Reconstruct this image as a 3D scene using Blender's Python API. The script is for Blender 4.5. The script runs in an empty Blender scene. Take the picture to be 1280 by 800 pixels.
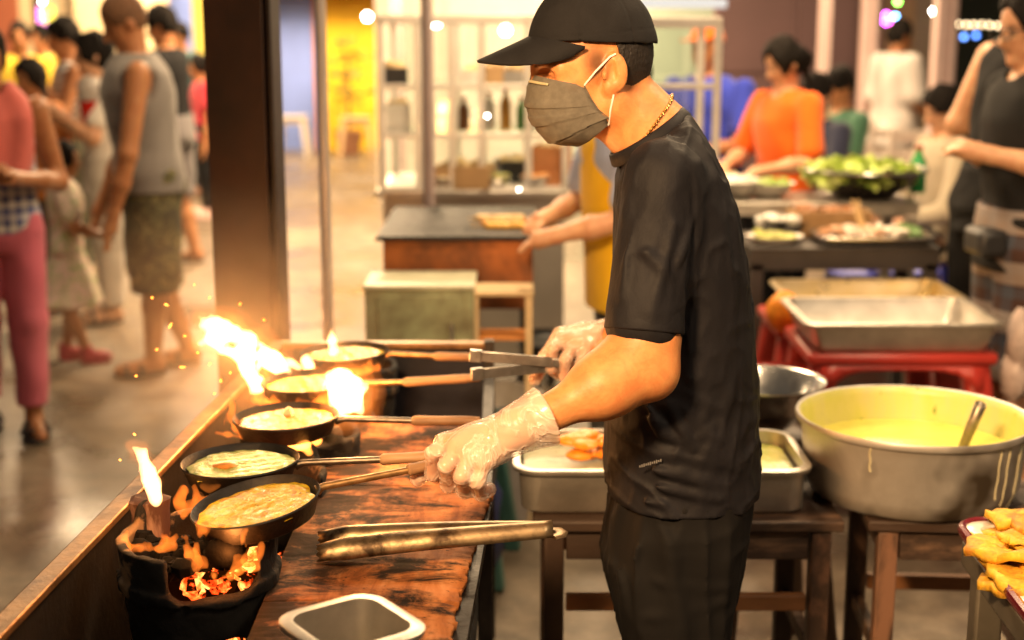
import bpy, math, random
import numpy as np
from mathutils import Vector, Matrix
random.seed(7); RNG = np.random.RandomState(11)
PI = math.pi; R = math.radians
scene = bpy.context.scene
COL = scene.collection
f32 = np.float32

# ------------------------------------------------------------------ camera
CAM_Z = 1.6; PITCH = R(11.75); FPX = 1778.0
cp, sp = math.cos(PITCH), math.sin(PITCH)
def ray(px, py):
    a = (px-640)/FPX; b = (400-py)/FPX
    return Vector((a, cp + b*sp, -sp + b*cp))
def W(px, py, y):
    """point at world distance y seen at that place"""
    d = ray(px, py); t = y/d.y
    return Vector((d.x*t, y, CAM_Z + d.z*t))
def Z(px, py, z):
    d = ray(px, py); t = (z-CAM_Z)/d.z
    return Vector((d.x*t, d.y*t, z))
def X(px, y, z=1.0):
    """x of image column px for a point at distance y, height z"""
    dep = y*cp - (z-CAM_Z)*sp
    return (px-640)/FPX*dep

cd = bpy.data.cameras.new('camera'); cam = bpy.data.objects.new('camera', cd); COL.objects.link(cam)
cam.location = (0, 0, CAM_Z); cam.rotation_euler = (R(90)-PITCH, 0, 0)
cd.sensor_width = 36; cd.lens = 50; cd.clip_end = 400; cd.clip_start = .05
cd.dof.use_dof = True; cd.dof.focus_distance = 2.28; cd.dof.aperture_fstop = 2.4; cd.dof.aperture_blades = 0
scene.camera = cam

# ------------------------------------------------------------------ materials
_M = {}
def nodes(name):
    m = bpy.data.materials.new(name); m.use_nodes = True
    nt = m.node_tree; nt.nodes.clear()
    out = nt.nodes.new('ShaderNodeOutputMaterial')
    return m, nt, out
def N(nt, t, **kw):
    n = nt.nodes.new(t)
    for k, v in kw.items():
        if k.startswith('i_'): n.inputs[int(k[2:])].default_value = v
        else: setattr(n, k, v)
    return n
def c4(c): return (c[0], c[1], c[2], 1)
def noise(nt, scale, detail=4, rough=.55, vec=None, dist=0):
    n = nt.nodes.new('ShaderNodeTexNoise'); n.inputs['Scale'].default_value = scale
    n.inputs['Detail'].default_value = detail; n.inputs['Roughness'].default_value = rough
    n.inputs['Distortion'].default_value = dist
    if vec: nt.links.new(vec, n.inputs['Vector'])
    return n
def ramp(nt, fac, stops):
    r = nt.nodes.new('ShaderNodeValToRGB'); e = r.color_ramp.elements
    while len(e) > 1: e.remove(e[-1])
    e[0].position = stops[0][0]; e[0].color = c4(stops[0][1])
    for p, c in stops[1:]:
        x = e.new(p); x.color = c4(c)
    nt.links.new(fac, r.inputs[0]); return r
def mixc(nt, fac, a, b, mode='MIX'):
    m = nt.nodes.new('ShaderNodeMix'); m.data_type = 'RGBA'; m.blend_type = mode
    for sock, v in ((m.inputs[0], fac), (m.inputs[6], a), (m.inputs[7], b)):
        if hasattr(v, 'links') or isinstance(v, bpy.types.NodeSocket): nt.links.new(v, sock)
        elif isinstance(v, (int, float)): sock.default_value = v
        else: sock.default_value = c4(v)
    return m.outputs[2]
def coords(nt, kind='Object', scale=None, rot=None):
    t = nt.nodes.new('ShaderNodeTexCoord'); o = t.outputs[kind]
    if scale or rot:
        mp = nt.nodes.new('ShaderNodeMapping')
        if scale: mp.inputs['Scale'].default_value = scale
        if rot: mp.inputs['Rotation'].default_value = rot
        nt.links.new(o, mp.inputs[0]); o = mp.outputs[0]
    return o
def pmat(name, c, rough=.5, metal=0., var=.15, scale=12, bump=0., bscale=60, c2=None, thr=(.4, .65), c2scale=5,
         rvar=.1, coat=0., spec=.5, stretch=None, sss=0., emit=None, estr=0., trans=0., sheen=0.):
    """principled with mottled colour, an optional second colour in patches, roughness variation and bump"""
    if name in _M: return _M[name]
    m, nt, out = nodes(name)
    b = N(nt, 'ShaderNodeBsdfPrincipled'); nt.links.new(b.outputs[0], out.inputs[0])
    v = coords(nt, 'Object', stretch)
    n = noise(nt, scale, 5, .6, v)
    lo = tuple(max(0, x*(1-var)) for x in c); hi = tuple(min(1, x*(1+var)) for x in c)
    col = ramp(nt, n.outputs[0], [(.3, lo), (.7, hi)]).outputs[0]
    if c2:
        n2 = noise(nt, c2scale, 6, .62, v, .3)
        k = ramp(nt, n2.outputs[0], [(thr[0], (0, 0, 0)), (thr[1], (1, 1, 1))]).outputs[0]
        col = mixc(nt, k, col, c2)
    nt.links.new(col, b.inputs['Base Color'])
    n3 = noise(nt, scale*1.7, 4, .6, v)
    mr = N(nt, 'ShaderNodeMapRange'); nt.links.new(n3.outputs[0], mr.inputs[0])
    mr.inputs[3].default_value = max(.02, rough-rvar); mr.inputs[4].default_value = min(1, rough+rvar)
    nt.links.new(mr.outputs[0], b.inputs['Roughness'])
    b.inputs['Metallic'].default_value = metal
    b.inputs['Specular IOR Level'].default_value = spec
    b.inputs['Coat Weight'].default_value = coat; b.inputs['Coat Roughness'].default_value = .12
    if trans: b.inputs['Transmission Weight'].default_value = trans
    if sheen: b.inputs['Sheen Weight'].default_value = sheen
    if sss:
        b.inputs['Subsurface Weight'].default_value = sss; b.inputs['Subsurface Radius'].default_value = (.012, .005, .003)
        b.inputs['Subsurface Scale'].default_value = .6
    if emit:
        b.inputs['Emission Color'].default_value = c4(emit); b.inputs['Emission Strength'].default_value = estr
    if bump:
        nb = noise(nt, bscale, 5, .6, v); bp = N(nt, 'ShaderNodeBump'); bp.inputs['Strength'].default_value = bump
        bp.inputs['Distance'].default_value = .004
        nt.links.new(nb.outputs[0], bp.inputs['Height']); nt.links.new(bp.outputs[0], b.inputs['Normal'])
    _M[name] = m; return m
def emat(name, c, s):
    if name in _M: return _M[name]
    m, nt, out = nodes(name); e = N(nt, 'ShaderNodeEmission'); e.inputs[0].default_value = c4(c); e.inputs[1].default_value = s
    nt.links.new(e.outputs[0], out.inputs[0]); _M[name] = m; return m

# ------------------------------------------------------------------ scene graph
def props(o, label=None, cat=None, group=None, kind=None):
    if label: o['label'] = label
    if cat: o['category'] = cat
    if group: o['group'] = group
    if kind: o['kind'] = kind
    return o
def thing(name, label, cat, loc=(0, 0, 0), rz=0., group=None):
    o = bpy.data.objects.new(name, None); COL.objects.link(o); o.empty_display_size = .1
    o.location = loc; o.rotation_euler = (0, 0, rz)
    return props(o, label, cat, group)
def link(name, me, mats, parent=None):
    o = bpy.data.objects.new(name, me); COL.objects.link(o)
    for m in (mats if isinstance(mats, (list, tuple)) else [mats]): me.materials.append(m)
    if parent: o.parent = parent
    return o
def dup(root, loc, rz=0., label=None, group=None):
    def rec(o, p):
        c = o.copy(); COL.objects.link(c); c.parent = p
        for ch in [x for x in o.children]: rec(ch, c)
        return c
    r = rec(root, None); r.location = loc; r.rotation_euler = (0, 0, rz)
    if label: r['label'] = label
    if group: r['group'] = group
    return r

class MB:
    """collects vertices and faces; build() links them as one mesh object"""
    def __init__(s): s.v = []; s.f = []; s.mi = []
    def _add(s, vs, fs, mi=0):
        o = len(s.v); s.v += [tuple(x) for x in vs]; s.f += [tuple(i+o for i in f) for f in fs]; s.mi += [mi]*len(fs)
        return s
    def box(s, c, d, rot=None, mi=0):
        M = rot or Matrix.Identity(3); vs = []
        for x in (-1, 1):
            for y in (-1, 1):
                for z in (-1, 1): vs.append(Vector(c) + M @ Vector((x*d[0]/2, y*d[1]/2, z*d[2]/2)))
        return s._add(vs, [(0, 1, 3, 2), (4, 6, 7, 5), (0, 4, 5, 1), (2, 3, 7, 6), (0, 2, 6, 4), (1, 5, 7, 3)], mi)
    def bar(s, a, b, w, h=None, mi=0, up=(0, 0, 1)):
        a = Vector(a); b = Vector(b); d = b-a; L = d.length; z = d.normalized(); u = Vector(up)
        if abs(z.dot(u)) > .95: u = Vector((0, 1, 0))
        x = u.cross(z).normalized(); y = z.cross(x)
        M = Matrix((x, y, z)).transposed()
        return s.box((a+b)/2, (w, h or w, L), M, mi)
    def tube(s, pts, rad, seg=10, mi=0, cap=True, flat=1.0, up=(0, 0, 1)):
        pts = [Vector(p) for p in pts]; n = len(pts); rad = rad if hasattr(rad, '__len__') else [rad]*n
        vs = []; prev = None
        for i, p in enumerate(pts):
            t = (pts[min(i+1, n-1)]-pts[max(i-1, 0)]).normalized()
            u = Vector(up)
            if prev is None:
                if abs(t.dot(u)) > .95: u = Vector((1, 0, 0))
                x = u.cross(t).normalized()
            else:
                x = (prev - t*prev.dot(t)).normalized()
            prev = x; y = t.cross(x)
            for k in range(seg):
                a = 2*PI*k/seg; vs.append(p + (x*math.cos(a) + y*math.sin(a)*flat)*rad[i])
        fs = [(i*seg+k, i*seg+(k+1) % seg, (i+1)*seg+(k+1) % seg, (i+1)*seg+k) for i in range(n-1) for k in range(seg)]
        if cap: fs += [tuple(range(seg))[::-1], tuple((n-1)*seg+k for k in range(seg))]
        return s._add(vs, fs, mi)
    def lathe(s, prof, c=(0, 0, 0), seg=40, mi=0, sx=1., sy=1., M=None, close=False, wob=None):
        c = Vector(c); vs = []; n = len(prof)
        for i, (r, z) in enumerate(prof):
            for k in range(seg):
                a = 2*PI*k/seg; rr = r*(1+(wob(a, z) if wob else 0))
                p = Vector((rr*math.cos(a)*sx, rr*math.sin(a)*sy, z))
                vs.append(c + (M @ p if M else p))
        fs = [(i*seg+k, i*seg+(k+1) % seg, (i+1)*seg+(k+1) % seg, (i+1)*seg+k) for i in range(n-1) for k in range(seg)]
        if close: fs += [((n-1)*seg+k, (n-1)*seg+(k+1) % seg, (k+1) % seg, k) for k in range(seg)]
        return s._add(vs, fs, mi)
    def blob(s, c, r, seg=12, rings=8, mi=0, M=None, wob=0., rnd=None):
        vs = []; c = Vector(c); r = (r, r, r) if not hasattr(r, '__len__') else r
        rnd = rnd or random
        for i in range(rings+1):
            th = PI*i/rings
            for k in range(seg):
                a = 2*PI*k/seg; q = 1+rnd.uniform(-wob, wob)
                if i in (0, rings): q = 1
                p = Vector((r[0]*math.sin(th)*math.cos(a)*q, r[1]*math.sin(th)*math.sin(a)*q, r[2]*math.cos(th)*q))
                vs.append(c + (M @ p if M else p))
        fs = [(i*seg+k, (i+1)*seg+k, (i+1)*seg+(k+1) % seg, i*seg+(k+1) % seg) for i in range(rings) for k in range(seg)]
        return s._add(vs, fs, mi)
    def grid(s, P, mi=0):
        h = len(P); w = len(P[0]); vs = [p for row in P for p in row]
        return s._add(vs, [(i*w+j, i*w+j+1, (i+1)*w+j+1, (i+1)*w+j) for i in range(h-1) for j in range(w-1)], mi)
    def tray(s, c, lx, ly, h, th=.004, taper=.9, lip=.015, M=None, mi=0, rad=.03, cs=5):
        """rounded rectangular open pan with a flat lip; c is the centre of the base"""
        def ring(hx, hy, z, r):
            P = []
            for (sx, sy, a0) in ((1, 1, 0), (-1, 1, PI/2), (-1, -1, PI), (1, -1, 1.5*PI)):
                for k in range(cs+1):
                    a = a0+PI/2*k/cs; p = Vector((sx*(hx-r)+r*math.cos(a), sy*(hy-r)+r*math.sin(a), z))
                    P.append(Vector(c) + (M @ p if M else p))
            return P
        hx, hy = lx/2, ly/2; bx, by = hx*taper, hy*taper; r = rad
        rs = [ring(bx-.008, by-.008, 0, r*.8), ring(bx, by, .008, r*.8), ring(hx, hy, h-.003, r), ring(hx+lip, hy+lip, h-.002, r+lip), ring(hx+lip+.002, hy+lip+.002, h-.008, r+lip),
              ring(hx+lip+.003, hy+lip+.003, h, r+lip), ring(hx+lip, hy+lip, h+.002, r+lip), ring(hx-th, hy-th, h+.002, r), ring(bx-th, by-th, .010, r*.8), ring(bx-.012, by-.012, th, r*.8)]
        n = len(rs[0]); vs = [p for q in rs for p in q]
        fs = [(i*n+k, i*n+(k+1) % n, (i+1)*n+(k+1) % n, (i+1)*n+k) for i in range(len(rs)-1) for k in range(n)]
        fs += [tuple(range(n))[::-1], tuple((len(rs)-1)*n+k for k in range(n))]
        return s._add(vs, fs, mi)
    def build(s, name, mats, parent=None, smooth=None, bevel=0., loc=None):
        me = bpy.data.meshes.new(name); me.from_pydata(s.v, [], s.f); me.update()
        if isinstance(mats, (list, tuple)) and len(mats) > 1: me.polygons.foreach_set('material_index', s.mi)
        o = link(name, me, mats, parent)
        if smooth is None or smooth:
            me.polygons.foreach_set('use_smooth', [True]*len(me.polygons))
            if smooth is None or smooth is not True: me.set_sharp_from_angle(angle=smooth if isinstance(smooth, float) else R(38))
        if bevel:
            b = o.modifiers.new('bevel', 'BEVEL'); b.width = bevel; b.segments = 2; b.limit_method = 'ANGLE'; b.harden_normals = False
        if loc: o.location = loc
        return o

# ------------------------------------------------------------------ distance fields -> surface
def vmin(a, b, k):
    if k <= 0: return np.minimum(a, b)
    h = np.maximum(k-np.abs(a-b), 0)/k
    return np.minimum(a, b) - h*h*k*.25
class Field:
    def __init__(s, lo, hi, h):
        s.h = h; s.o = np.array(lo, f32); s.n = np.ceil((np.array(hi)-np.array(lo))/h).astype(int)+1
        s.F = np.full(s.n, 1., f32)
        s.ax = [s.o[i]+f32(h)*np.arange(s.n[i], dtype=f32) for i in range(3)]
    def sub(s, lo, hi):
        sl = []
        for i in range(3):
            a = int(max(0, math.floor((lo[i]-s.o[i])/s.h))); b = int(min(s.n[i], math.ceil((hi[i]-s.o[i])/s.h)+1))
            if b <= a: return None
            sl.append(slice(a, b))
        x = s.ax[0][sl[0]][:, None, None]; y = s.ax[1][sl[1]][None, :, None]; z = s.ax[2][sl[2]][None, None, :]
        return tuple(sl), x, y, z
    def add(s, prim, k=.02, cut=False, inter=False):
        fn, lo, hi = prim; m = k + 4*s.h
        q = s.sub([v-m for v in lo], [v+m for v in hi])
        if q is None: return s
        sl, x, y, z = q; d = fn(x, y, z).astype(f32)
        if cut: s.F[sl] = -vmin(-s.F[sl], d, k)
        else: s.F[sl] = vmin(s.F[sl], d, k)
        return s
    def cut(s, prim, k=.004): return s.add(prim, k, cut=True)
    def below(s, z0):   # keep what lies above z0
        s.F = np.maximum(s.F, (z0-s.ax[2])[None, None, :]); return s
    def above(s, z0):
        s.F = np.maximum(s.F, (s.ax[2]-z0)[None, None, :]); return s
    def plane(s, p, n):  # removes the side n points to
        n = np.array(n, f32); n /= np.linalg.norm(n)
        d = ((s.ax[0]-p[0])*n[0])[:, None, None] + ((s.ax[1]-p[1])*n[1])[None, :, None] + ((s.ax[2]-p[2])*n[2])[None, None, :]
        s.F = np.maximum(s.F, d); return s
    def warp(s, fn):     # adds fn(x,y,z) near the surface
        s.F = s.F + fn(s.ax[0][:, None, None], s.ax[1][None, :, None], s.ax[2][None, None, :]).astype(f32); return s
    def mesh(s, name, relax=1):
        F = np.pad(s.F, 1, constant_values=1.); S = F < 0
        n = np.array(F.shape)
        any_ = np.zeros(n-1, bool); all_ = np.ones(n-1, bool)
        for a in (0, 1):
            for b in (0, 1):
                for c in (0, 1):
                    q = S[a:n[0]-1+a, b:n[1]-1+b, c:n[2]-1+c]; any_ |= q; all_ &= q
        act = any_ & ~all_
        I = np.argwhere(act)
        if len(I) == 0: raise ValueError('empty field '+name)
        idx = np.full(n-1, -1, np.int32); idx[act] = np.arange(len(I))
        cor = np.array([(a, b, c) for a in (0, 1) for b in (0, 1) for c in (0, 1)])
        val = np.stack([F[I[:, 0]+a, I[:, 1]+b, I[:, 2]+c] for a, b, c in cor], 1)
        P = np.zeros((len(I), 3)); cnt = np.zeros(len(I))
        for i in range(8):
            for j in range(i+1, 8):
                if np.abs(cor[i]-cor[j]).sum() != 1: continue
                vi, vj = val[:, i], val[:, j]; cr = (vi < 0) != (vj < 0)
                t = np.where(cr, vi/np.where(cr, vi-vj, 1), 0)
                P += np.where(cr[:, None], cor[i]+t[:, None]*(cor[j]-cor[i]), 0); cnt += cr
        V = (I + P/np.maximum(cnt, 1)[:, None] - 1)*s.h + s.o
        faces = []
        for ax in range(3):
            o1, o2 = (ax+1) % 3, (ax+2) % 3
            A = [slice(None)]*3; B = [slice(None)]*3; A[ax] = slice(0, -1); B[ax] = slice(1, None)
            d0 = S[tuple(A)]; d1 = S[tuple(B)]
            E = np.argwhere(d0 != d1); fl = d0[tuple(E.T)]
            ok = (E[:, o1] > 0) & (E[:, o2] > 0) & (E[:, o1] < n[o1]-1) & (E[:, o2] < n[o2]-1)
            E = E[ok]; fl = fl[ok]
            def cell(d1_, d2_):
                q = E.copy(); q[:, o1] -= d1_; q[:, o2] -= d2_; return idx[tuple(q.T)]
            q = np.stack([cell(1, 1), cell(0, 1), cell(0, 0), cell(1, 0)], 1)
            q[~fl] = q[~fl][:, ::-1]; faces.append(q)
        Q = np.concatenate(faces)
        for _ in range(relax):   # one light smoothing pass
            acc = np.zeros_like(V); c_ = np.zeros(len(V))
            for i in range(4):
                np.add.at(acc, Q[:, i], V[Q[:, (i+1) % 4]]); np.add.at(c_, Q[:, i], 1)
            V = V*.5 + .5*acc/np.maximum(c_, 1)[:, None]
        me = bpy.data.meshes.new(name)
        me.vertices.add(len(V)); me.vertices.foreach_set('co', V.astype(f32).ravel())
        me.loops.add(len(Q)*4); me.loops.foreach_set('vertex_index', Q.astype(np.int32).ravel())
        me.polygons.add(len(Q)); me.polygons.foreach_set('loop_start', np.arange(0, len(Q)*4, 4, dtype=np.int32))
        me.polygons.foreach_set('use_smooth', np.ones(len(Q), bool))
        me.update(calc_edges=True); me.validate()
        s.V = V; s.Q = Q
        return me
def cone(a, b, ra, rb=None):
    rb = ra if rb is None else rb; a = np.array(a, f32); b = np.array(b, f32); d = b-a; L = float(d.dot(d))+1e-12; r = max(ra, rb)
    def fn(x, y, z):
        t = np.clip(((x-a[0])*d[0]+(y-a[1])*d[1]+(z-a[2])*d[2])/L, 0, 1)
        return np.sqrt((x-a[0]-t*d[0])**2+(y-a[1]-t*d[1])**2+(z-a[2]-t*d[2])**2) - (ra+(rb-ra)*t)
    return fn, np.minimum(a, b)-r, np.maximum(a, b)+r
def ell(c, r, M=None):
    """ellipsoid; M: 3 rows = local axes in world"""
    c = np.array(c, f32); r = np.array(r, f32); A = np.eye(3, dtype=f32) if M is None else np.array(M, f32)
    def fn(x, y, z):
        x_, y_, z_ = x-c[0], y-c[1], z-c[2]
        u = [A[i, 0]*x_+A[i, 1]*y_+A[i, 2]*z_ for i in range(3)]
        k0 = np.sqrt(sum((u[i]/r[i])**2 for i in range(3))); k1 = np.sqrt(sum((u[i]/r[i]**2)**2 for i in range(3)))
        return k0*(k0-1)/np.maximum(k1, 1e-6)
    e = np.abs(A.T) @ r
    return fn, c-e, c+e
def rbox(c, hd, rad, M=None):
    c = np.array(c, f32); hd = np.array(hd, f32); A = np.eye(3, dtype=f32) if M is None else np.array(M, f32)
    def fn(x, y, z):
        x_, y_, z_ = x-c[0], y-c[1], z-c[2]
        q = [np.abs(A[i, 0]*x_+A[i, 1]*y_+A[i, 2]*z_)-(hd[i]-rad) for i in range(3)]
        return np.sqrt(sum(np.maximum(v, 0)**2 for v in q)) + np.minimum(np.maximum(np.maximum(q[0], q[1]), q[2]), 0) - rad
    e = np.abs(A.T) @ hd
    return fn, c-e, c+e
def zloft(rows, grow=0., pw=2.0):
    """stack of ovals: rows of (z, cx, cy, half x, half y)"""
    r = np.array(sorted(rows), f32)
    # smooth the interpolation by resampling
    zz = np.linspace(r[0, 0], r[-1, 0], 160); T = [np.interp(zz, r[:, 0], r[:, i]) for i in range(1, 5)]
    ker = np.hanning(17); ker /= ker.sum()
    T = [np.convolve(np.pad(t, 8, mode='edge'), ker, 'valid') for t in T]
    def fn(x, y, z):
        g = [np.interp(z.ravel(), zz, t).astype(f32).reshape(z.shape) for t in T]
        a, b = g[2]+grow, g[3]+grow
        rho = ((np.abs(x-g[0])/a)**pw+(np.abs(y-g[1])/b)**pw)**(1/pw)
        d = (rho-1)*np.minimum(a, b)
        return np.maximum(d, np.maximum(zz[0]-grow*.3-z, z-zz[-1]-grow*.3))
    m = max(r[:, 3].max(), r[:, 4].max())+grow
    return fn, (r[:, 1].min()-m, r[:, 2].min()-m, zz[0]-grow), (r[:, 1].max()+m, r[:, 2].max()+m, zz[-1]+grow)
_LAT = np.random.RandomState(5).rand(32, 32, 32).astype(f32)
def vnoise(x, y, z):
    '''smooth lattice noise 0..1 on arrays'''
    i, j, k = np.floor(x).astype(int), np.floor(y).astype(int), np.floor(z).astype(int)
    u, v, w = x-i, y-j, z-k; u, v, w = u*u*(3-2*u), v*v*(3-2*v), w*w*(3-2*w); r = 0
    for a in (0, 1):
        for b in (0, 1):
            for c in (0, 1):
                r = r + (u if a else 1-u)*(v if b else 1-v)*(w if c else 1-w)*_LAT[(i+a) & 31, (j+b) & 31, (k+c) & 31]
    return r
def near_warp(F, fn, band=.03):
    '''adds fn(points) to the field, only near its surface'''
    I = np.nonzero(np.abs(F.F) < band); P = [F.ax[q][I[q]] for q in range(3)]
    F.F[I] += fn(*P).astype(f32)
def set_tint(me, V, t, name='tint'):
    a = me.attributes.new(name, 'FLOAT', 'POINT'); a.data.foreach_set('value', np.clip(t, 0, 1).astype(f32))
def folds_fn(lines):
    """cloth folds: (p, q, width, height); a raised line with a small hollow each side"""
    def fn(x, y, z):
        D = 0
        for p, q, w, h in lines:
            p = np.array(p, f32); d = np.array(q, f32)-p; L = d.dot(d)
            t = np.clip(((x-p[0])*d[0]+(y-p[1])*d[1]+(z-p[2])*d[2])/L, 0, 1)
            r2 = ((x-p[0]-t*d[0])**2+(y-p[1]-t*d[1])**2+(z-p[2]-t*d[2])**2)/(w*w)
            D = D - h*(1-.8*r2)*np.exp(-r2)*(.35+.65*np.sin(PI*np.clip(t, .03, .97)))
        return D
    return fn
def skin_mat(name, c, dark=(.03, .015, .01), rough=.42, lip=None):
    m, nt, out = nodes(name); b = N(nt, 'ShaderNodeBsdfPrincipled'); nt.links.new(b.outputs[0], out.inputs[0])
    v = coords(nt); n = noise(nt, 14, 5, .6, v); n2 = noise(nt, 160, 3, .6, v)
    col = ramp(nt, n.outputs[0], [(.3, tuple(x*.86 for x in c)), (.7, tuple(min(1, x*1.1) for x in c))]).outputs[0]
    n4 = noise(nt, 32, 5, .7, v, .6); k4 = ramp(nt, n4.outputs[0], [(.40, (0, 0, 0)), (.72, (.8, .8, .8))]).outputs[0]; col = mixc(nt, k4, col, (c[0]*.86, c[1]*.60, c[2]*.55))
    at = N(nt, 'ShaderNodeAttribute', attribute_name='tint')
    col = mixc(nt, at.outputs['Fac'], col, dark)
    nt.links.new(col, b.inputs['Base Color']); b.inputs['Roughness'].default_value = rough; b.inputs['Specular IOR Level'].default_value = .35
    b.inputs['Subsurface Weight'].default_value = .18; b.inputs['Subsurface Radius'].default_value = (.012, .004, .002); b.inputs['Subsurface Scale'].default_value = .5
    bp = N(nt, 'ShaderNodeBump'); bp.inputs['Strength'].default_value = .3; bp.inputs['Distance'].default_value = .002
    nt.links.new(n2.outputs[0], bp.inputs['Height']); nt.links.new(bp.outputs[0], b.inputs['Normal'])
    return m
def cloth(name, c, rough=.85, var=.12, stretch=(1, 1, .25), bump=.35, bscale=22, sheen=.2):
    dk = max(c) < .03
    return pmat(name, tuple(x*.55 for x in c) if dk else c, rough, 0, var, 9, bump, bscale, stretch=stretch, sheen=0 if dk else sheen, rvar=.06, spec=.18 if dk else .3)
# ================================================================== the cook
def fold_px(l):   # cloth folds given on the near side of the shirt
    return [(W(a, b, y0), W(c, d, y1), w, h) for a, b, y0, c, d, y1, w, h in l]
def build_cook():
    YC = 2.45
    base = Vector((W(850, 620, YC).x, YC, 0))
    root = thing('person', 'young cook in black cap, grey face mask and black t-shirt, frying at the stove', 'person', base)
    def place(o): o.parent = root; o.location = -base; return o
    # --- head frame
    C = W(737, 67, YC); psi, th = R(15), R(5)
    f = Vector((-math.cos(psi)*math.cos(th), -math.sin(psi)*math.cos(th), -math.sin(th)))
    l = Vector((math.sin(psi), -math.cos(psi), 0)); u = f.cross(l)
    A = [tuple(f), tuple(l), tuple(u)]
    H = lambda a, b, c: C + f*a + l*b + u*c
    # --- torso outline (image row, front column, back column, half width)
    rows = []
    for py, xf, xb, hw in ((118, 806, 846, .07), (140, 800, 858, .09), (160, 792, 872, .118), (180, 785, 886, .155), (215, 771, 902, .185), (260, 768, 918, .19), (330, 768, 931, .182), (420, 762, 940, .17),
                           (500, 757, 946, .165), (560, 756, 948, .165), (610, 759, 943, .168), (645, 764, 934, .17), (680, 766, 930, .17)):
        a, b = W(xf, py, YC), W(xb, py, YC)
        rows.append((a.z, (a.x+b.x)/2, YC, (b.x-a.x)/2, hw))
    torso = zloft(rows, -.026, 2.3)
    shN, shF = W(822, 218, 2.285), W(818, 216, 2.62)
    elN, wrN = W(808, 462, 2.215), W(650, 535, 2.14)
    elF, wrF = W(836, 425, 2.70), W(744, 426, 2.81)
    nkT, nkB = H(-.022, 0, -.075), W(818, 182, YC)
    lo = (-.22, 2.0, 0); hi = (.46, 2.9, 1.68)
    F = Field(lo, hi, .0028)
    # trunk and legs
    cf, cb = W(768, 203, YC), W(858, 143, YC); cc = (cf+cb)/2; ax = (cb-cf); La = ax.length/2; ax.normalize(); yy = Vector((0, 1, 0)); nn = ax.cross(yy)
    if nn.z < 0: nn = -nn
    F.add(torso, .02)
    hip = W(850, 640, YC)
    for dy in (-.09, .09):
        F.add(cone((hip.x-.005, YC+dy*.9, .76), (.297, YC+dy*1.05, .48), .056, .050), .02)
        F.add(cone((.297, YC+dy*1.05, .48), (.315, YC+dy*1.1, .09), .05, .034), .02)
        F.add(cone((.315, YC+dy*1.1, .06), (.17, YC+dy*1.3, .03), .032, .026), .02)
    # arms
    for sh, el, wr in ((shN, elN, wrN), (shF, elF, wrF)):
        F.add(cone(sh, el, .049, .0425), .03)
        m = el.lerp(wr, .34) + Vector((0, 0, .006))
        F.add(cone(el, m, .039, .0385), .04); F.add(cone(m, wr, .0385, .0265), .04)
        F.add(cone(sh.lerp(el, .8), m, .038, .036), .05)
        F.add(ell(wr, (.03, .024, .026)), .02)
    F.add(ell(elN + Vector((.012, 0, -.006)), (.029, .030, .030)), .03)
    F.cut(rbox(cc + nn*.136, (.2, .135, .15), .02, [tuple(ax), (0, 1, 0), tuple(nn)]), .01)
    # neck
    F.add(cone(nkT, nkB, .054, .062), .02)
    F.add(cone(H(-.052, 0, -.06), W(836, 172, YC), .043, .052), .03)
    for s in (1, -1): F.add(cone(H(-.02, .066*s, -.075), W(800, 192, YC-.03*s), .012, .012), .03)   # neck muscle
    # skull and face
    F.add(ell(H(-.004, 0, .0), (.099, .077, .104), A), .02)
    F.add(ell(H(.030, 0, -.055), (.064, .060, .082), A), .03)
    for s in (1, -1):
        F.add(cone(H(-.012, .054*s, -.085), H(.060, .016*s, -.124), .020, .016), .03)
        F.add(ell(H(.056, .036*s, -.052), (.028, .026, .024), A), .02)
        F.add(cone(H(.086, .012*s, -.012), H(.068, .05*s, -.016), .011, .011), .02)
    F.add(ell(H(.068, 0, -.122), (.020, .024, .016), A), .02)
    F.add(ell(H(.08, 0, -.098), (.02, .026, .018), A), .02)
    F.add(cone(H(.094, 0, -.025), H(.100, 0, -.064), .008, .011), .015)
    for s in (1, -1):
        F.cut(ell(H(.094, .033*s, -.030), (.020, .019, .013), A), .012)
        F.add(ell(H(.071, .032*s, -.031), (.0145, .0145, .0135), A), .004)      # closed lid / ball
    # ears
    for s in (1, -1):
        ea = [tuple((f*.97 - l*s*.25).normalized()), tuple((l*s*.97 + f*.25 - u*.0).normalized()), tuple(u)]
        F.add(ell(H(-.016, .082*s, -.030), (.0205, .0085, .033), ea), .006)
        F.add(ell(H(-.004, .078*s, -.056), (.0095, .007, .012), ea), .008)
        F.cut(ell(H(-.008, .0915*s, -.028), (.0112, .0105, .0205), ea), .004)
        F.add(cone(H(-.016, .087*s, -.010), H(-.020, .088*s, -.036), .0036), .004)
        F.add(ell(H(.004, .083*s, -.033), (.005, .006, .0085), ea), .004)
    # hands
    def hand(wr, kn, fingers, thumb, r=.0100):
        for i, k in enumerate(kn): F.add(cone(wr, k, .019, .0145), .018)
        F.add(ell((wr+kn[0]+kn[-1])/3, (.036, .03, .026)), .02)
        for fg in fingers:
            for i in range(len(fg)-1):
                q = r*(1.05-.1*i); F.add(cone(fg[i], fg[i+1], q*1.04, q*.96), .0035)
        for i in range(len(thumb)-1): F.add(cone(thumb[i], thumb[i+1], .0135-.001*i, .0125-.0012*i), .006)
    T = lambda *p: [W(*q) for q in p]
    fN = [T((556, 554, 2.150), (541, 567, 2.128), (541, 592, 2.150), (556, 600, 2.19)),
          T((570, 560, 2.120), (557, 583, 2.098), (560, 606, 2.130), (573, 607, 2.17)),
          T((586, 568, 2.098), (577, 596, 2.078), (580, 614, 2.115), (592, 612, 2.155)),
          T((604, 578, 2.092), (597, 602, 2.080), (601, 616, 2.112), (611, 612, 2.145))]
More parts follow.
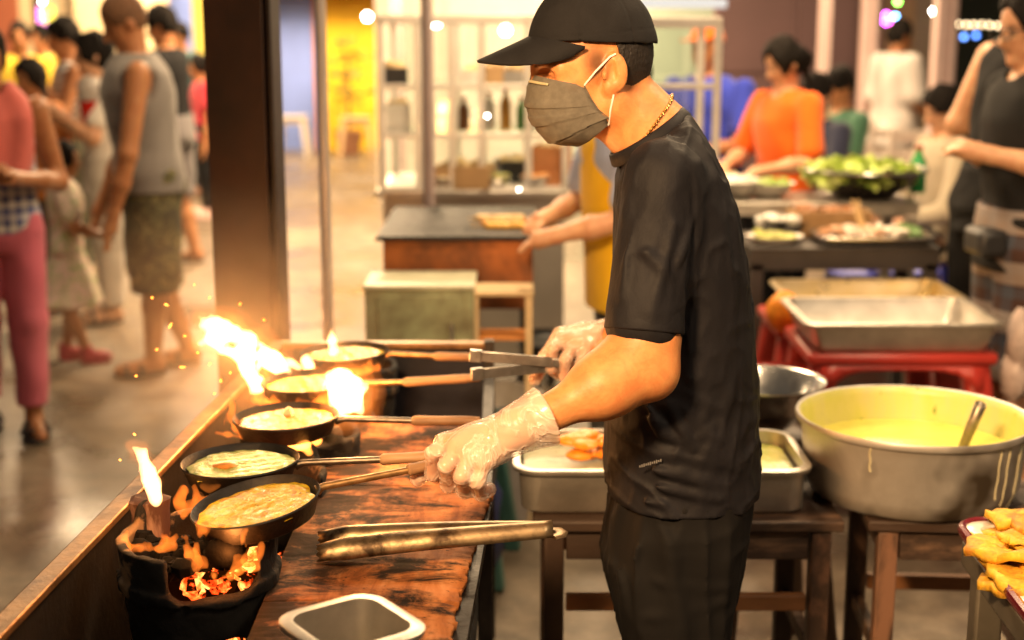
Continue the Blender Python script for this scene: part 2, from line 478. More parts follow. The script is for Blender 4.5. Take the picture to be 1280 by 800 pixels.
    hand(wrN, [x[0] for x in fN], fN, T((622, 545, 2.185), (582, 552, 2.215), (552, 574, 2.228), (522, 598, 2.205)))
    fF = [T((702, 424, 2.765), (690, 437, 2.73), (689, 460, 2.735), (699, 469, 2.775)),
          T((717, 429, 2.745), (707, 449, 2.708), (707, 471, 2.722), (717, 475, 2.765)),
          T((732, 435, 2.735), (726, 457, 2.70), (727, 477, 2.718), (736, 478, 2.76)),
          T((747, 442, 2.735), (743, 463, 2.71), (744, 480, 2.728), (751, 479, 2.765))]
    hand(wrF, [x[0] for x in fF], fF, T((728, 412, 2.81), (700, 418, 2.80), (682, 446, 2.79), (669, 474, 2.775)))
    me = F.mesh('body')
    V = F.V; L = (V - np.array(C)) @ np.array(A).T      # head coordinates of each vertex
    t = np.zeros(len(V))
    def spot(c, r, v, soft=.35):
        d = np.sqrt((((L-np.array(c))/np.array(r))**2).sum(1)); return v*np.clip((1-d)/soft, 0, 1)
    for s in (1, -1):
        for k in range(6):   # brow and lash line
            q = k/5
            t = np.maximum(t, spot((.092-.022*q, (.016+.036*q)*s, -.011+.003*math.sin(PI*q)), (.014, .009, .0048), .85))
            t = np.maximum(t, spot((.088-.018*q, (.018+.030*q)*s, -.029-.003*q+.003*math.sin(PI*q)), (.012, .007, .0026), .75))
        t = np.maximum(t, spot((.012, .074*s, -.012), (.030, .022, .044), .75, .8))    # shaved sideburn
        t = np.maximum(t, spot((-.05, .06*s, -.05), (.035, .035, .03), .5, .7))
    t = np.maximum(t, spot((-.085, 0, -.065), (.04, .065, .035), .5, .7))
    set_tint(me, V, t)
    place(link('body', me, skin_mat('cook_skin', (.62, .275, .10), (.022, .014, .011), .44)))
    # --- hair between cap and ear, tapering to the nape
    G = Field((C.x-.13, YC-.12, C.z-.13), (C.x+.14, YC+.12, C.z+.12), .0022)
    G.add(ell(H(-.008, 0, .001), (.103, .0815, .108), A), .0)
    G.plane(H(0, 0, .03), u); G.plane(H(-.028, 0, -.01), f*1 + u*-.18)
    G.plane(H(-.07, 0, -.066), -u + f*.35)
    G.warp(lambda x, y, z: .0011*np.sin(x*900+np.sin(z*500)*1.5)*np.sin(y*800+z*160))
    hair = pmat('black_hair', (.018, .014, .012), .55, 0, .3, 90, .5, 260, stretch=(1, 1, .3))
    place(link('hair', G.mesh('hair'), hair))
    # --- eyes
    eb = MB()
    for s in (1, -1): eb.blob(H(.0768, .032*s, -.0335), (.0085, .0085, .0045), 10, 8)
    place(eb.build('eye', pmat('eye_dark', (.03, .02, .015), .15)))
    # --- cap
    cm = pmat('cap_black', (.010, .0095, .0105), .85, 0, .25, 20, .3, 420, rvar=.05, spec=.25)
    K = Field((C.x-.14, YC-.13, C.z-.02), (C.x+.14, YC+.13, C.z+.15), .0025)
    K.add(ell(H(-.006, 0, .006), (.1125, .0895, .121), A), 0)
    K.cut(ell(H(-.006, 0, -.004), (.1065, .0840, .115), A), .002)
    K.plane(H(0, 0, .020), -u + f*.11)
    def seams(x, y, z):
        la = (x-C.x)*f.x+(y-C.y)*f.y+(z-C.z)*f.z; lb = (x-C.x)*l.x+(y-C.y)*l.y; lc = (x-C.x)*u.x+(y-C.y)*u.y+(z-C.z)*u.z
        an = np.arctan2(lb, la+.006); g = np.abs(((an/(PI/3)+.5) % 1)-.5)*np.sqrt((la+.006)**2+lb**2)
        return .0012*np.exp(-(g/.0022)**2) + .0008*np.exp(-((lc-.034)/.0015)**2) + .0009*np.sin(la*70+lc*60)*np.sin(lb*80-lc*30)
    K.warp(seams)
    cap = place(link('cap', K.mesh('cap', 1), cm))
    P, Q = [], []
    for i in range(13):
        q = i/12; row = []
        for j in range(31):
            w = -1+2*j/30; an = w*R(68)
            a0, b0 = .1075*math.cos(an)-.006, .0915*math.sin(an)*1.02
            Lf = .092*max(0, math.cos(w*PI/2))**.78+.002
            aa = a0 + Lf*q; bb = b0*(1-.12*q*q)
            z = .017 + .019*(math.cos(an)-.375)/.625 - .026*q*(Lf/.082)**1.3 - .040*min(1, q*1.15)*(bb/.08)**2*(Lf/.084)**.6
            row.append(H(aa, bb, z))
        P.append(row)
    br = MB(); br.grid(P); ob = br.build('brim', cm, smooth=True)
    sd = ob.modifiers.new('thick', 'SOLIDIFY'); sd.thickness = .0045; sd.offset = 0
    bv = ob.modifiers.new('edge', 'BEVEL'); bv.width = .0012; bv.segments = 2
    ob.parent = cap
    kn = MB().blob(H(-.006, 0, .128), (.008, .008, .005)).build('button', cm); kn.parent = cap
    # --- mask
    ctr = [(.102, -.026), (.1115, -.046), (.1165, -.070), (.1135, -.096), (.101, -.122), (.077, -.145), (.038, -.154)]
    def lerp_list(T_, v):
        p = v*(len(T_)-1); i = min(int(p), len(T_)-2); fr = p-i; fr = fr*fr*(3-2*fr)*.4+fr*.6
        return [T_[i][k]*(1-fr)+T_[i+1][k]*fr for k in range(len(T_[0]))]
    edge = [(.036, .0685, -.046), (.026, .0705, -.070), (.014, .071, -.090), (-.002, .070, -.103), (-.004, .062, -.118)]
    def mask_pt(v, w, off=0):
        aC, cC = lerp_list(ctr, v); aE, bE, cE = lerp_list(edge, v); k = abs(w); s = 1 if w >= 0 else -1
        ca, sa = math.cos(k*PI/2), math.sin(k*PI/2)
        a = aE + (aC-aE)*ca**.78; b = bE*sa**.9; c = cC + (cE-cC)*k**1.7
        pl = 0.
        for e in (.40, .60, .80):
            d = (v-e - .10*(k**2)*(e-.3)*-1)
            if -.13 < d < 0: pl += .0036*(1+d/.13)
        pl += .0006*math.sin(40*v+7*w)*math.sin(9*w+5*v)
        o = pl*(1-.4*k)+off
        return H(a + o*ca, b*(1+o*6*sa) if True else b, c - o*(.9 if v > .7 else 0)) if s > 0 else H(a+o*ca, -b, c)
    mg = MB(); mg.grid([[mask_pt(i/64, -1+j/24) for j in range(49)] for i in range(65)])
    mm, nt, out = nodes('mask_grey'); b = N(nt, 'ShaderNodeBsdfPrincipled')
    v = coords(nt); n = noise(nt, 70, 6, .7, v); n2 = noise(nt, 600, 2, .5, v)
    col = ramp(nt, n.outputs[0], [(.3, (.125, .112, .088)), (.7, (.215, .195, .155))]).outputs[0]; nt.links.new(col, b.inputs[0]); b.inputs['Roughness'].default_value = .8
    tr = N(nt, 'ShaderNodeBsdfTranslucent'); tr.inputs[0].default_value = (.42, .3, .2, 1); mx = N(nt, 'ShaderNodeMixShader'); mx.inputs[0].default_value = .28
    nt.links.new(b.outputs[0], mx.inputs[1]); nt.links.new(tr.outputs[0], mx.inputs[2]); nt.links.new(mx.outputs[0], out.inputs[0])
    bp = N(nt, 'ShaderNodeBump'); bp.inputs['Strength'].default_value = .25; bp.inputs['Distance'].default_value = .001
    nt.links.new(n2.outputs[0], bp.inputs['Height']); nt.links.new(bp.outputs[0], b.inputs['Normal'])
    mo = mg.build('face_mask', mm, smooth=R(28)); sd = mo.modifiers.new('thick', 'SOLIDIFY'); sd.thickness = .0014; sd.offset = 1; place(mo)
    ns = MB(); ns.grid([[mask_pt(.065+.03*i/2, .0+.5*j/12, .0036) for j in range(13)] for i in range(3)])
    o = ns.build('nose_strip', pmat('nose_strip', (.45, .40, .24), .5), smooth=True); o.parent = mo
    o.modifiers.new('t', 'SOLIDIFY').thickness = .001
    hem = MB(); hem.tube([mask_pt(i/20, 1, .0005) for i in range(21)], .0013, 6); o = hem.build('side_hem', mm); o.parent = mo
    lp = MB(); wht = pmat('loop_white', (.75, .72, .68), .7)
    for s in (1, -1):
        e1, e2 = mask_pt(.02, s), mask_pt(.97, s)
        lp.tube([e1, H(.018, .080*s, -.026), H(-.006, .088*s, -.004), H(-.016, .0895*s, .000)], .0017, 6)
        lp.tube([e2, H(-.004, .079*s, -.090), H(-.010, .083*s, -.066)], .0017, 6)
    o = lp.build('ear_loop', wht); o.parent = mo
    # --- gold chain
    ch = MB(); nb = 110; cA, cB = W(836, 126, YC), W(780, 196, YC); cM = (cA+cB)/2; ux = (cA-cB).normalized()
    for i in range(nb):
        a = 2*PI*i/nb; dr = ux*math.cos(a) + Vector((0, 1, 0))*math.sin(a); r_ = .03
        while r_ < .11:
            q = cM + dr*r_; ii = [int(round((q[k]-F.o[k])/F.h)) for k in range(3)]
            if F.F[ii[0], ii[1], ii[2]] > .0012: break
            r_ += .0012
        ch.blob(cM + dr*r_, (.0033, .0033, .0024) if i % 2 else (.0026, .0026, .0036), 8, 5)
    place(ch.build('necklace', pmat('gold', (.62, .40, .14), .25, 1.0, .2, 300)))
    # --- t-shirt
    S = Field((.06, 2.09, .68), (.50, 2.86, 1.60), .0034)
    S.add(zloft(rows, .0, 2.3), .0)
    slN, slF = W(806, 404, 2.232), W(815, 400, 2.70)
    for sh, el, dy in ((shN, slN, -1), (shF, slF, 1)):
        S.add(cone(sh + Vector((.004, 0, -.004)), el, .0585, .0630), .03)
    # stretched cloth between chest and sleeve
    S.cut(rbox(cc + nn*.15, (.2, .122, .15), .015, [tuple(ax), (0, 1, 0), tuple(nn)]), .012)
    S.cut(ell(cc, (La*.95, .080, .05), [tuple(ax), (0, 1, 0), tuple(nn)]), .005)
    for sh, el in ((shN, slN), (shF, slF)):
        d = (el-sh).normalized(); S.cut(cone(el-d*.03, el+d*.10, .050, .056), .003)
        q = el - d*.0; 
    # cut sleeve ends with a plane, only near the sleeve
    for sh, el, ends in ((shN, slN, 1), (shF, slF, 1)):
        d = (el-sh).normalized()
        c = el + d*.065
        S.cut(cone(c+d*.0, c+d*.02, .062, .062), .004) if False else None
    lines = fold_px([
        # waist and hem
        (775, 470, 2.30, 830, 540, 2.285, .013, .004), (790, 520, 2.29, 905, 575, 2.30, .012, .005), (815, 545, 2.285, 935, 545, 2.34, .011, .0045),
        (770, 580, 2.29, 880, 600, 2.285, .012, .0045), (850, 590, 2.285, 938, 575, 2.36, .012, .005), (765, 560, 2.31, 800, 610, 2.29, .011, .004),
        (870, 500, 2.29, 930, 525, 2.33, .013, .004), (800, 605, 2.285, 900, 625, 2.29, .010, .0035), (890, 610, 2.30, 935, 600, 2.37, .009, .004),
        (835, 505, 2.285, 865, 560, 2.285, .011, .0035), (765, 620, 2.31, 830, 632, 2.285, .009, .003), (875, 545, 2.288, 925, 490, 2.33, .012, .003),
        # side and back
        (878, 270, 2.30, 890, 470, 2.30, .014, .0045), (900, 250, 2.33, 915, 470, 2.33, .014, .004), (868, 330, 2.30, 872, 480, 2.29, .010, .0035), (925, 350, 2.38, 932, 500, 2.38, .014, .003),
        (868, 250, 2.28, 895, 330, 2.31, .012, .004), (905, 430, 2.32, 880, 520, 2.29, .011, .0035),
        # shoulder and sleeve
        (795, 200, 2.30, 868, 255, 2.255, .009, .004), (812, 178, 2.33, 885, 240, 2.30, .013, .003), (868, 255, 2.26, 850, 330, 2.20, .010, .004),
        (790, 300, 2.19, 840, 345, 2.19, .014, .003), (845, 280, 2.205, 815, 390, 2.175, .012, .003), (785, 250, 2.215, 775, 370, 2.195, .013, .003), (862, 300, 2.23, 838, 395, 2.20, .009, .003),
        (800, 178, 2.36, 780, 240, 2.30, .010, .003), (840, 160, 2.39, 900, 270, 2.36, .011, .0028)])
    fl = folds_fn([(p, q, w_, h_*2.3) for p, q, w_, h_ in lines])
    # restrict the heavy fold sum to the field (cheap enough at this size)
    S.warp(fl)
    zt, zb = W(0, 200, YC).z, W(0, 640, YC).z
    def creases(x, y, z):
        q = np.clip((z-zb)/(zt-zb), 0, 1); low = np.clip(1-q*1.9, 0, 1)**.8; hi = np.clip(q*1.6-.35, 0, 1)
        # slanting gathers at the waist, long drapes down the back and side, soft crumple on the sleeve
        s1 = (z*.92+(x-.28)*.42); n1 = vnoise(x*9+3, y*9, s1*34+2.2*vnoise(x*14, y*14, z*12)); r1 = (1-np.abs(2*n1-1))**2.2
        s2 = (x*.95-z*.10); n2 = vnoise(s2*38+1.6*vnoise(x*8, y*8, z*7+5), y*26, z*4.5+7); r2 = (1-np.abs(2*n2-1))**2.2
        n3 = vnoise(x*30+9, y*30, z*22+3); r3 = (1-np.abs(2*n3-1))**2
        return -(.0085*low*(r1-.35) + .0055*(1-low*.7)*(r2-.35)*np.clip((x-.20)*10, .25, 1) + .0028*(r3-.4))
    near_warp(S, creases)
    zs = W(0, 640, 2.29).z
    S.below(zs - .012)
    # hem stitching and collar rib
    sm = pmat('tshirt_black', (.0095, .009, .0115), .66, 0, .25, 14, .35, 60, stretch=(1, 1, .6), rvar=.08, spec=.2)
    place(link('tshirt', S.mesh('tshirt', 2), sm))
    # sleeve hem: a short open cuff
    for sh, el in ((shN, slN), (shF, slF)):
        d = (el-sh).normalized(); x = d.orthogonal().normalized(); y = d.cross(x); M = Matrix((x, y, d)).transposed()
        m = MB(); m.lathe([(.0622, -.02), (.0640, .0), (.0650, .010), (.0642, .013), (.0615, .013), (.0610, .0)], el, 40, M=M)
        tee = m.build('sleeve_hem', sm, smooth=True); place(tee)
    # collar
    colr = MB(); seg = 64; prof = [(0, .000), (.0028, .004), (.0025, .020), (.0, .023), (-.003, .020), (-.0035, .004)]; rows_ = []
    for k in range(seg+1):
        a = 2*PI*k/seg; e = ax*math.cos(a)*La*1.02 + yy*math.sin(a)*.083; er = e.normalized(); row = []
        sag = -.012*abs(math.sin(a))**2
        for dr, dz in prof+prof[:1]:
            row.append(cc + e + er*(dr + .004-.30*dz) + nn*(dz-.006))
        rows_.append(row)
    colr.grid(rows_); place(colr.build('collar', sm, smooth=True))
    # a small printed line near the hem
    lg = MB()
    for k in range(11):
        p = W(800+k*2.6, 583-k*.75, 2.2840); lg.box(p, (.0022, .0012, .0034+.001*(k % 3)))
    place(lg.build('hem_print', pmat('print_grey', (.16, .155, .15), .6)))
    # --- trousers
    rr = []
    for py, xf, xb, hw in ((600, 768, 936, .158), (640, 762, 932, .168), (690, 753, 924, .172), (730, 762, 915, .172), (765, 773, 906, .168)):
        a, b = W(xf, py, YC), W(xb, py, YC); rr.append((a.z, (a.x+b.x)/2, YC, (b.x-a.x)/2, hw))
    Tn = Field((.08, 2.16, .05), (.48, 2.74, .84), .0045)
    Tn.add(zloft(rr, 0, 2.4), .01)
    for dy in (-.088, .088):
        Tn.add(cone((.282, YC+dy, .60), (.297, YC+dy*1.1, .46), .084, .077), .03)
        Tn.add(cone((.297, YC+dy*1.1, .46), (.318, YC+dy*1.15, .07), .077, .062), .03)
    def tcr(x, y, z):
        n2 = vnoise(x*30+1.6*vnoise(x*8, y*8, z*7+5), y*26, z*4.2+2); r2 = (1-np.abs(2*n2-1))**2.2; n3 = vnoise(x*12, y*12, z*26+4); r3 = (1-np.abs(2*n3-1))**2
        return -(.009*(r2-.35)+.004*(r3-.4))
    near_warp(Tn, tcr)
    pl = []
    for (a, b, y0, c, d, y1, w, h) in ((790, 650, 2.29, 800, 790, 2.29, .012, .004), (830, 645, 2.28, 850, 790, 2.28, .014, .005), (870, 650, 2.29, 875, 780, 2.29, .013, .005), (765, 690, 2.33, 785, 760, 2.31, .012, .006),
                                     (900, 660, 2.32, 890, 790, 2.31, .012, .004), (810, 660, 2.285, 770, 740, 2.31, .010, .004), (845, 700, 2.28, 820, 800, 2.28, .012, .004)):
        pl.append((W(a, b, y0), W(c, d, y1), w, h))
    for k in range(10):
        zz = .12+.06*k+random.uniform(-.02, .02)
        for dy in (-1, 1): pl.append(((.2, YC+dy*.1-.08, zz), (.4, YC+dy*.1-.05, zz+random.uniform(-.05, .05)), .013, .005))
    Tn.warp(folds_fn(pl)); Tn.below(.055)
    place(link('trousers', Tn.mesh('trousers', 2), cloth('trousers_black', (.012, .011, .011), .8, .2, (1, 1, .3), .25, 26, .1)))
    sb = Field((.1, 2.25, 0), (.42, 2.66, .12), .005)
    for dy in (-1, 1):
        sb.add(rbox((.235, YC+dy*.115, .035), (.135, .048, .033), .03), .02); sb.add(cone((.31, YC+dy*.105, .05), (.31, YC+dy*.105, .085), .045, .042), .02)
    sb.below(.001)
    place(link('shoe', sb.mesh('shoe'), pmat('shoe_black', (.02, .02, .02), .5)))
    # --- plastic gloves
    gm, nt, out = nodes('clear_glove'); b = N(nt, 'ShaderNodeBsdfPrincipled')
    b.inputs['Base Color'].default_value = (.92, .76, .64, 1); b.inputs['Roughness'].default_value = .2; b.inputs['Specular IOR Level'].default_value = .7
    t_ = N(nt, 'ShaderNodeBsdfTransparent'); t_.inputs[0].default_value = (1, .97, .94, 1); mx = N(nt, 'ShaderNodeMixShader')
    v = coords(nt); n = noise(nt, 15, 4, .5, v, 1.6); rg = N(nt, 'ShaderNodeMath', operation='SUBTRACT'); nt.links.new(n.outputs[0], rg.inputs[0]); rg.inputs[1].default_value = .5
    ab = N(nt, 'ShaderNodeMath', operation='ABSOLUTE'); nt.links.new(rg.outputs[0], ab.inputs[0])
    cr = ramp(nt, ab.outputs[0], [(0, (1, 1, 1)), (.02, (.5, .5, .5)), (.07, (0, 0, 0))])     # crease lines
    mr = N(nt, 'ShaderNodeMapRange'); nt.links.new(cr.outputs[0], mr.inputs[0]); mr.inputs[3].default_value = .34; mr.inputs[4].default_value = .62
    bp = N(nt, 'ShaderNodeBump'); bp.inputs['Strength'].default_value = .5; bp.inputs['Distance'].default_value = .004; nt.links.new(cr.outputs[0], bp.inputs['Height']); nt.links.new(bp.outputs[0], b.inputs['Normal'])
    nt.links.new(mr.outputs[0], mx.inputs[0]); nt.links.new(t_.outputs[0], mx.inputs[1]); nt.links.new(b.outputs[0], mx.inputs[2]); nt.links.new(mx.outputs[0], out.inputs[0])
    for wr, fg, el, thumb, seed in ((wrN, fN, elN, T((622, 545, 2.185), (582, 552, 2.215), (552, 574, 2.228), (522, 598, 2.205)), 1), (wrF, fF, elF, T((728, 412, 2.81), (700, 418, 2.80), (682, 446, 2.79), (669, 474, 2.775)), 2)):
        pts = np.array([p for q in fg for p in q]+[wr]+list(thumb)); lo = pts.min(0)-.09; hi = pts.max(0)+.09
        g = Field(lo, hi, .0026)
        for q in fg:
            g.add(cone(wr, q[0], .023, .018), .02)
            for i in range(len(q)-1): g.add(cone(q[i], q[i+1], .0130, .0122), .005)
        for i in range(len(thumb)-1): g.add(cone(thumb[i], thumb[i+1], .0155, .0140), .006)
        g.add(ell((wr+fg[0][0]+fg[-1][0])/3, (.043, .036, .033)), .02)
        d = (el-wr).normalized()
        g.add(cone(wr-d*.03, wr+d*.045, .030, .050), .02)
        rn = random.Random(seed); fl = []
        kn = (fg[0][0]+fg[-1][0])/2
        for k in range(10):
            a = wr.lerp(kn, rn.uniform(-.5, .9)) + Vector((rn.uniform(-.03, .03), -.030+rn.uniform(-.012, .02), rn.uniform(-.03, .03)))
            b_ = a + (d*rn.uniform(-.04, .05)) + Vector((rn.uniform(-.02, .02), rn.uniform(-.005, .012), rn.uniform(-.03, .03)))
            fl.append((a, b_, rn.uniform(.007, .011), rn.uniform(.004, .007)))
        g.warp(folds_fn(fl))
        g.cut(cone(wr+d*.008, wr+d*.09, .027, .053), .002)
        g.plane(wr+d*.046, d)
        place(link('glove', g.mesh('glove', 1), gm))
    return root
cook = build_cook()
# tongs in the right hand
def build_hand_tongs():
    o = W(690, 455, 2.745); t = thing('steel_tongs', 'flat grey steel tongs gripped in the far gloved hand', 'tongs', o)
    st = pmat('tong_steel', (.42, .41, .40), .32, .9, .25, 40, .2, 90)
    for (a, b, c, y) in (((588, 444, 2.72), (690, 453, 2.72), (775, 462, 2.735), 0), ((590, 468, 2.70), (690, 459, 2.735), (775, 463, 2.745), 1)):
        m = MB(); p = [W(*q)-o for q in (a, b, c)]
        m.bar(p[0], p[1], .004, .021); m.bar(p[1], p[2], .004, .017)
        e = (p[1]-p[0]).normalized(); m.bar(p[0]-e*.002, p[0]+e*.022, .014, .024)
        m.build('arm', st, t, bevel=.0015)
build_hand_tongs()
# ================================================================== stove bench, pans, fire
TOP = .80
def LX(y): return -.70 + (y-1.83)*(.094/1.73)      # left wall of the trough
black_iron = pmat('black_iron', (.014, .012, .011), .5, .5, .4, 30, .35, 110, rvar=.15)
soot_steel = pmat('soot_steel', (.010, .0065, .0045), .75, .0, .5, 14, .3, 70, spec=.15, c2=(.012, .010, .009), c2scale=6, rvar=.15)
brown_steel = pmat('rail_steel', (.30, .17, .075), .4, .7, .35, 22, .25, 90, c2=(.09, .045, .02), c2scale=14, thr=(.5, .7))
steel = pmat('stainless', (.56, .54, .51), .24, 1., .12, 25, .06, 140, rvar=.08)
steel_used = pmat('stainless_used', (.56, .52, .46), .40, .85, .2, 12, .08, 90, rvar=.1)
wood_grip = pmat('grip_wood', (.42, .25, .12), .6, 0, .25, 16, .3, 60, c2=(.20, .10, .045), c2scale=18, stretch=(.25, 1, 1))
def build_trough():
    t = thing('stove_bench', 'long dark steel stove trough on legs holding the row of burning stoves', 'stove bench', (-.4, 2.5, 0))
    O = t.location.copy()
    y0, y1 = 1.35, 3.56
    def P(x, y, z): return Vector((x, y, z))-O
    m = MB(); a, b = P(LX(y0), y0, .62), P(LX(y1), y1, .62); m.bar(a, b, .005, .34, up=(0, 0, 1)); m.build('side_panel', soot_steel, t)
    m = MB(); m.bar(P(LX(y1), y1, .62), P(-.06, y1, .62), .005, .34, up=(0, 0, 1)); m.build('back_panel', pmat('back_sheet', (.022, .020, .026), .55, .4, .4, 8, .2), t)
    m = MB(); m.bar(P(LX(y0)+.004, y0, TOP-.006), P(LX(y1)+.004, y1, TOP-.006), .034, .014, up=(0, 0, 1)); m.build('rim', brown_steel, t, bevel=.003)
    m = MB(); m.bar(P(LX(y1)-.01, y1, TOP-.006), P(-.045, y1, TOP-.006), .034, .016, up=(0, 0, 1)); m.build('rim', brown_steel, t, bevel=.003)
    m = MB(); m._add([P(LX(y0), y0, .47), P(-.10, y0, .47), P(-.04, y1, .47), P(LX(y1), y1, .47)], [(0, 1, 2, 3)])
    o = m.build('floor_plate', soot_steel, t); s = o.modifiers.new('s', 'SOLIDIFY'); s.thickness = .012
    for x, y, zt in ((LX(y0)+.02, y0+.02, .66), (LX(y1)+.015, y1-.02, .66), (-.058, y1-.02, TOP+.012), (-.05, 2.50, .735), (-.10, y0+.05, .735)):
        MB().box(P(x, y, zt/2), (.026, .026, zt)).build('leg', pmat('leg_iron', (.035, .026, .02), .55, .4, .4, 30), t, bevel=.002)
    m = MB(); m.bar(P(-.10, y0+.05, .722), P(-.05, 2.5, .722), .024, .024); m.bar(P(-.05, 2.5, .722), P(-.058, y1-.03, .722), .024, .024); m.build('board_bearer', black_iron, t)
    return t
build_trough()

# --- burnt work board beside the stoves
def build_board():
    rn = random.Random(3)
    m, nt, out = nodes('burnt_board'); b = N(nt, 'ShaderNodeBsdfPrincipled'); nt.links.new(b.outputs[0], out.inputs[0])
    v = coords(nt, 'Object', (6, 1.4, 4)); n = noise(nt, 5, 6, .6, v, .6)
    col = ramp(nt, n.outputs[0], [(.3, (.20, .06, .015)), (.5, (.44, .155, .046)), (.7, (.56, .25, .10))]).outputs[0]
    v2 = coords(nt, 'Object', (1, 1.6, 1)); n2 = noise(nt, 7, 7, .68, v2, .4)
    k = ramp(nt, n2.outputs[0], [(.47, (0, 0, 0)), (.58, (1, 1, 1))]).outputs[0]
    col = mixc(nt, k, col, (.018, .012, .009))
    n3 = noise(nt, 90, 3, .5, v2); k3 = ramp(nt, n3.outputs[0], [(.66, (0, 0, 0)), (.72, (1, 1, 1))]).outputs[0]; col = mixc(nt, k3, col, (.02, .014, .01))
    sx = N(nt, 'ShaderNodeSeparateXYZ'); nt.links.new(coords(nt), sx.inputs[0])
    mr = N(nt, 'ShaderNodeMapRange'); nt.links.new(sx.outputs[0], mr.inputs[0]); mr.inputs[1].default_value = -.10; mr.inputs[2].default_value = .07; mr.inputs[3].default_value = .95; mr.inputs[4].default_value = 0
    nz = N(nt, 'ShaderNodeMath', operation='MULTIPLY'); nt.links.new(mr.outputs[0], nz.inputs[0]); nq = ramp(nt, n2.outputs[0], [(.35, (0, 0, 0)), (.5, (1, 1, 1))]); nt.links.new(nq.outputs[0], nz.inputs[1])
    col = mixc(nt, nz.outputs[0], col, (.02, .014, .011)); nt.links.new(col, b.inputs[0])
    rr = N(nt, 'ShaderNodeMapRange'); nt.links.new(n2.outputs[0], rr.inputs[0]); rr.inputs[1].default_value = .3; rr.inputs[2].default_value = .7; rr.inputs[3].default_value = .62; rr.inputs[4].default_value = .92
    nt.links.new(rr.outputs[0], b.inputs['Roughness']); b.inputs['Specular IOR Level'].default_value = .16; b.inputs['Coat Weight'].default_value = 0
    bp = N(nt, 'ShaderNodeBump'); bp.inputs['Strength'].default_value = .5; bp.inputs['Distance'].default_value = .006; nt.links.new(n2.outputs[0], bp.inputs['Height']); nt.links.new(bp.outputs[0], b.inputs['Normal'])
    O = Vector((-.2, 2.2, .75))
    def plank(y0, y1, lab, xr, seed):
        ny = 110; rows = []; rn = random.Random(seed); j = 0
        for i in range(ny+1):
            y = y0+(y1-y0)*i/ny; j = .55*j+rn.uniform(-.003, .003)+(.006 if rn.random() < .05 else 0)
            row = []
            for k in range(15):
                q = k/14; x = -.375+(xr(y)+j+.375)*q
                row.append(Vector((x, y, .75 + .002*math.sin(9*x+5*y)+(-.004 if k == 14 else 0)+rn.uniform(-.0008, .0008)))-O)
            rows.append(row)
        mb = MB(); mb.grid(rows); o = mb.build('work_board', m, smooth=True); s = o.modifiers.new('t', 'SOLIDIFY'); s.thickness = .016; s.offset = -1
        bv = o.modifiers.new('b', 'BEVEL'); bv.width = .002; bv.limit_method = 'ANGLE'
        o.location = O; props(o, lab, 'board', 'scorched boards beside the stoves')
    plank(1.45, 2.005, 'greasy orange-brown board under the square steel container', lambda y: -.085, 1)
    plank(2.010, 2.56, 'scorched board with ragged edge under the long resting tongs', lambda y: -.082+.04*(y-2.0)/.5, 2)
    plank(2.565, 3.0, 'blackened far board under the rear pan handles', lambda y: -.10, 4)
build_board()

# --- bucket stoves
def stove_mesh():
    F = Field((-.15, -.15, 0), (.15, .15, .34), .0036)
    F.add(cone((0, 0, -.12), (0, 0, .40), .082, .131), 0); F.above(.31); F.below(.003)
    F.cut(cone((0, 0, .12), (0, 0, .50), .092, .119), .006)
    for a in (R(150), R(30)): F.add(ell((.103*math.cos(a), .103*math.sin(a), .318), (.022, .022, .030)), .012)
    # fire mouth in front and the ash vent
    F.cut(rbox((.040, -.10, .300), (.060, .060, .048), .02), .008)
    F.cut(rbox((.045, -.10, .165), (.038, .07, .022), .008), .004)
    # flat band round the drum
    F.add(zloft([(.243, 0, 0, .1235, .1235), (.262, 0, 0, .126, .126)]), .003)
    F.cut(rbox((.040, -.10, .300), (.060, .060, .048), .02), .008); F.cut(cone((0, 0, .12), (0, 0, .50), .092, .119), .006)
    F.warp(lambda x, y, z: (.0045*(vnoise(x*28+5, y*28+9, z*28)-.5)+.003*(vnoise(x*70+5, y*70+9, z*70)-.5))+.0008*np.sin(140*z+30*x)*np.sin(120*y+1))
    return F.mesh('drum')
stove_mat = pmat('stove_clay', (.008, .0068, .006), .9, .1, .5, 12, .8, 60, c2=(.27, .165, .085), c2scale=7, thr=(.55, .60))
ember, nt, out = nodes('embers'); e = N(nt, 'ShaderNodeEmission'); n = noise(nt, 45, 4, .65, coords(nt))
rp = N(nt, 'ShaderNodeNewGeometry'); ad = N(nt, 'ShaderNodeMath', operation='MULTIPLY_ADD'); nt.links.new(rp.outputs['Random Per Island'], ad.inputs[0]); ad.inputs[1].default_value = .34; sb_ = N(nt, 'ShaderNodeMath', operation='SUBTRACT'); nt.links.new(n.outputs[0], sb_.inputs[0]); sb_.inputs[1].default_value = .13; nt.links.new(sb_.outputs[0], ad.inputs[2])
cr = ramp(nt, ad.outputs[0], [(.49, (.008, .0015, .0)), (.56, (.7, .04, .004)), (.64, (1, .15, .02)), (.76, (1, .45, .10))]); nt.links.new(cr.outputs[0], e.inputs[0]); e.inputs[1].default_value = 3.2; nt.links.new(e.outputs[0], out.inputs[0])
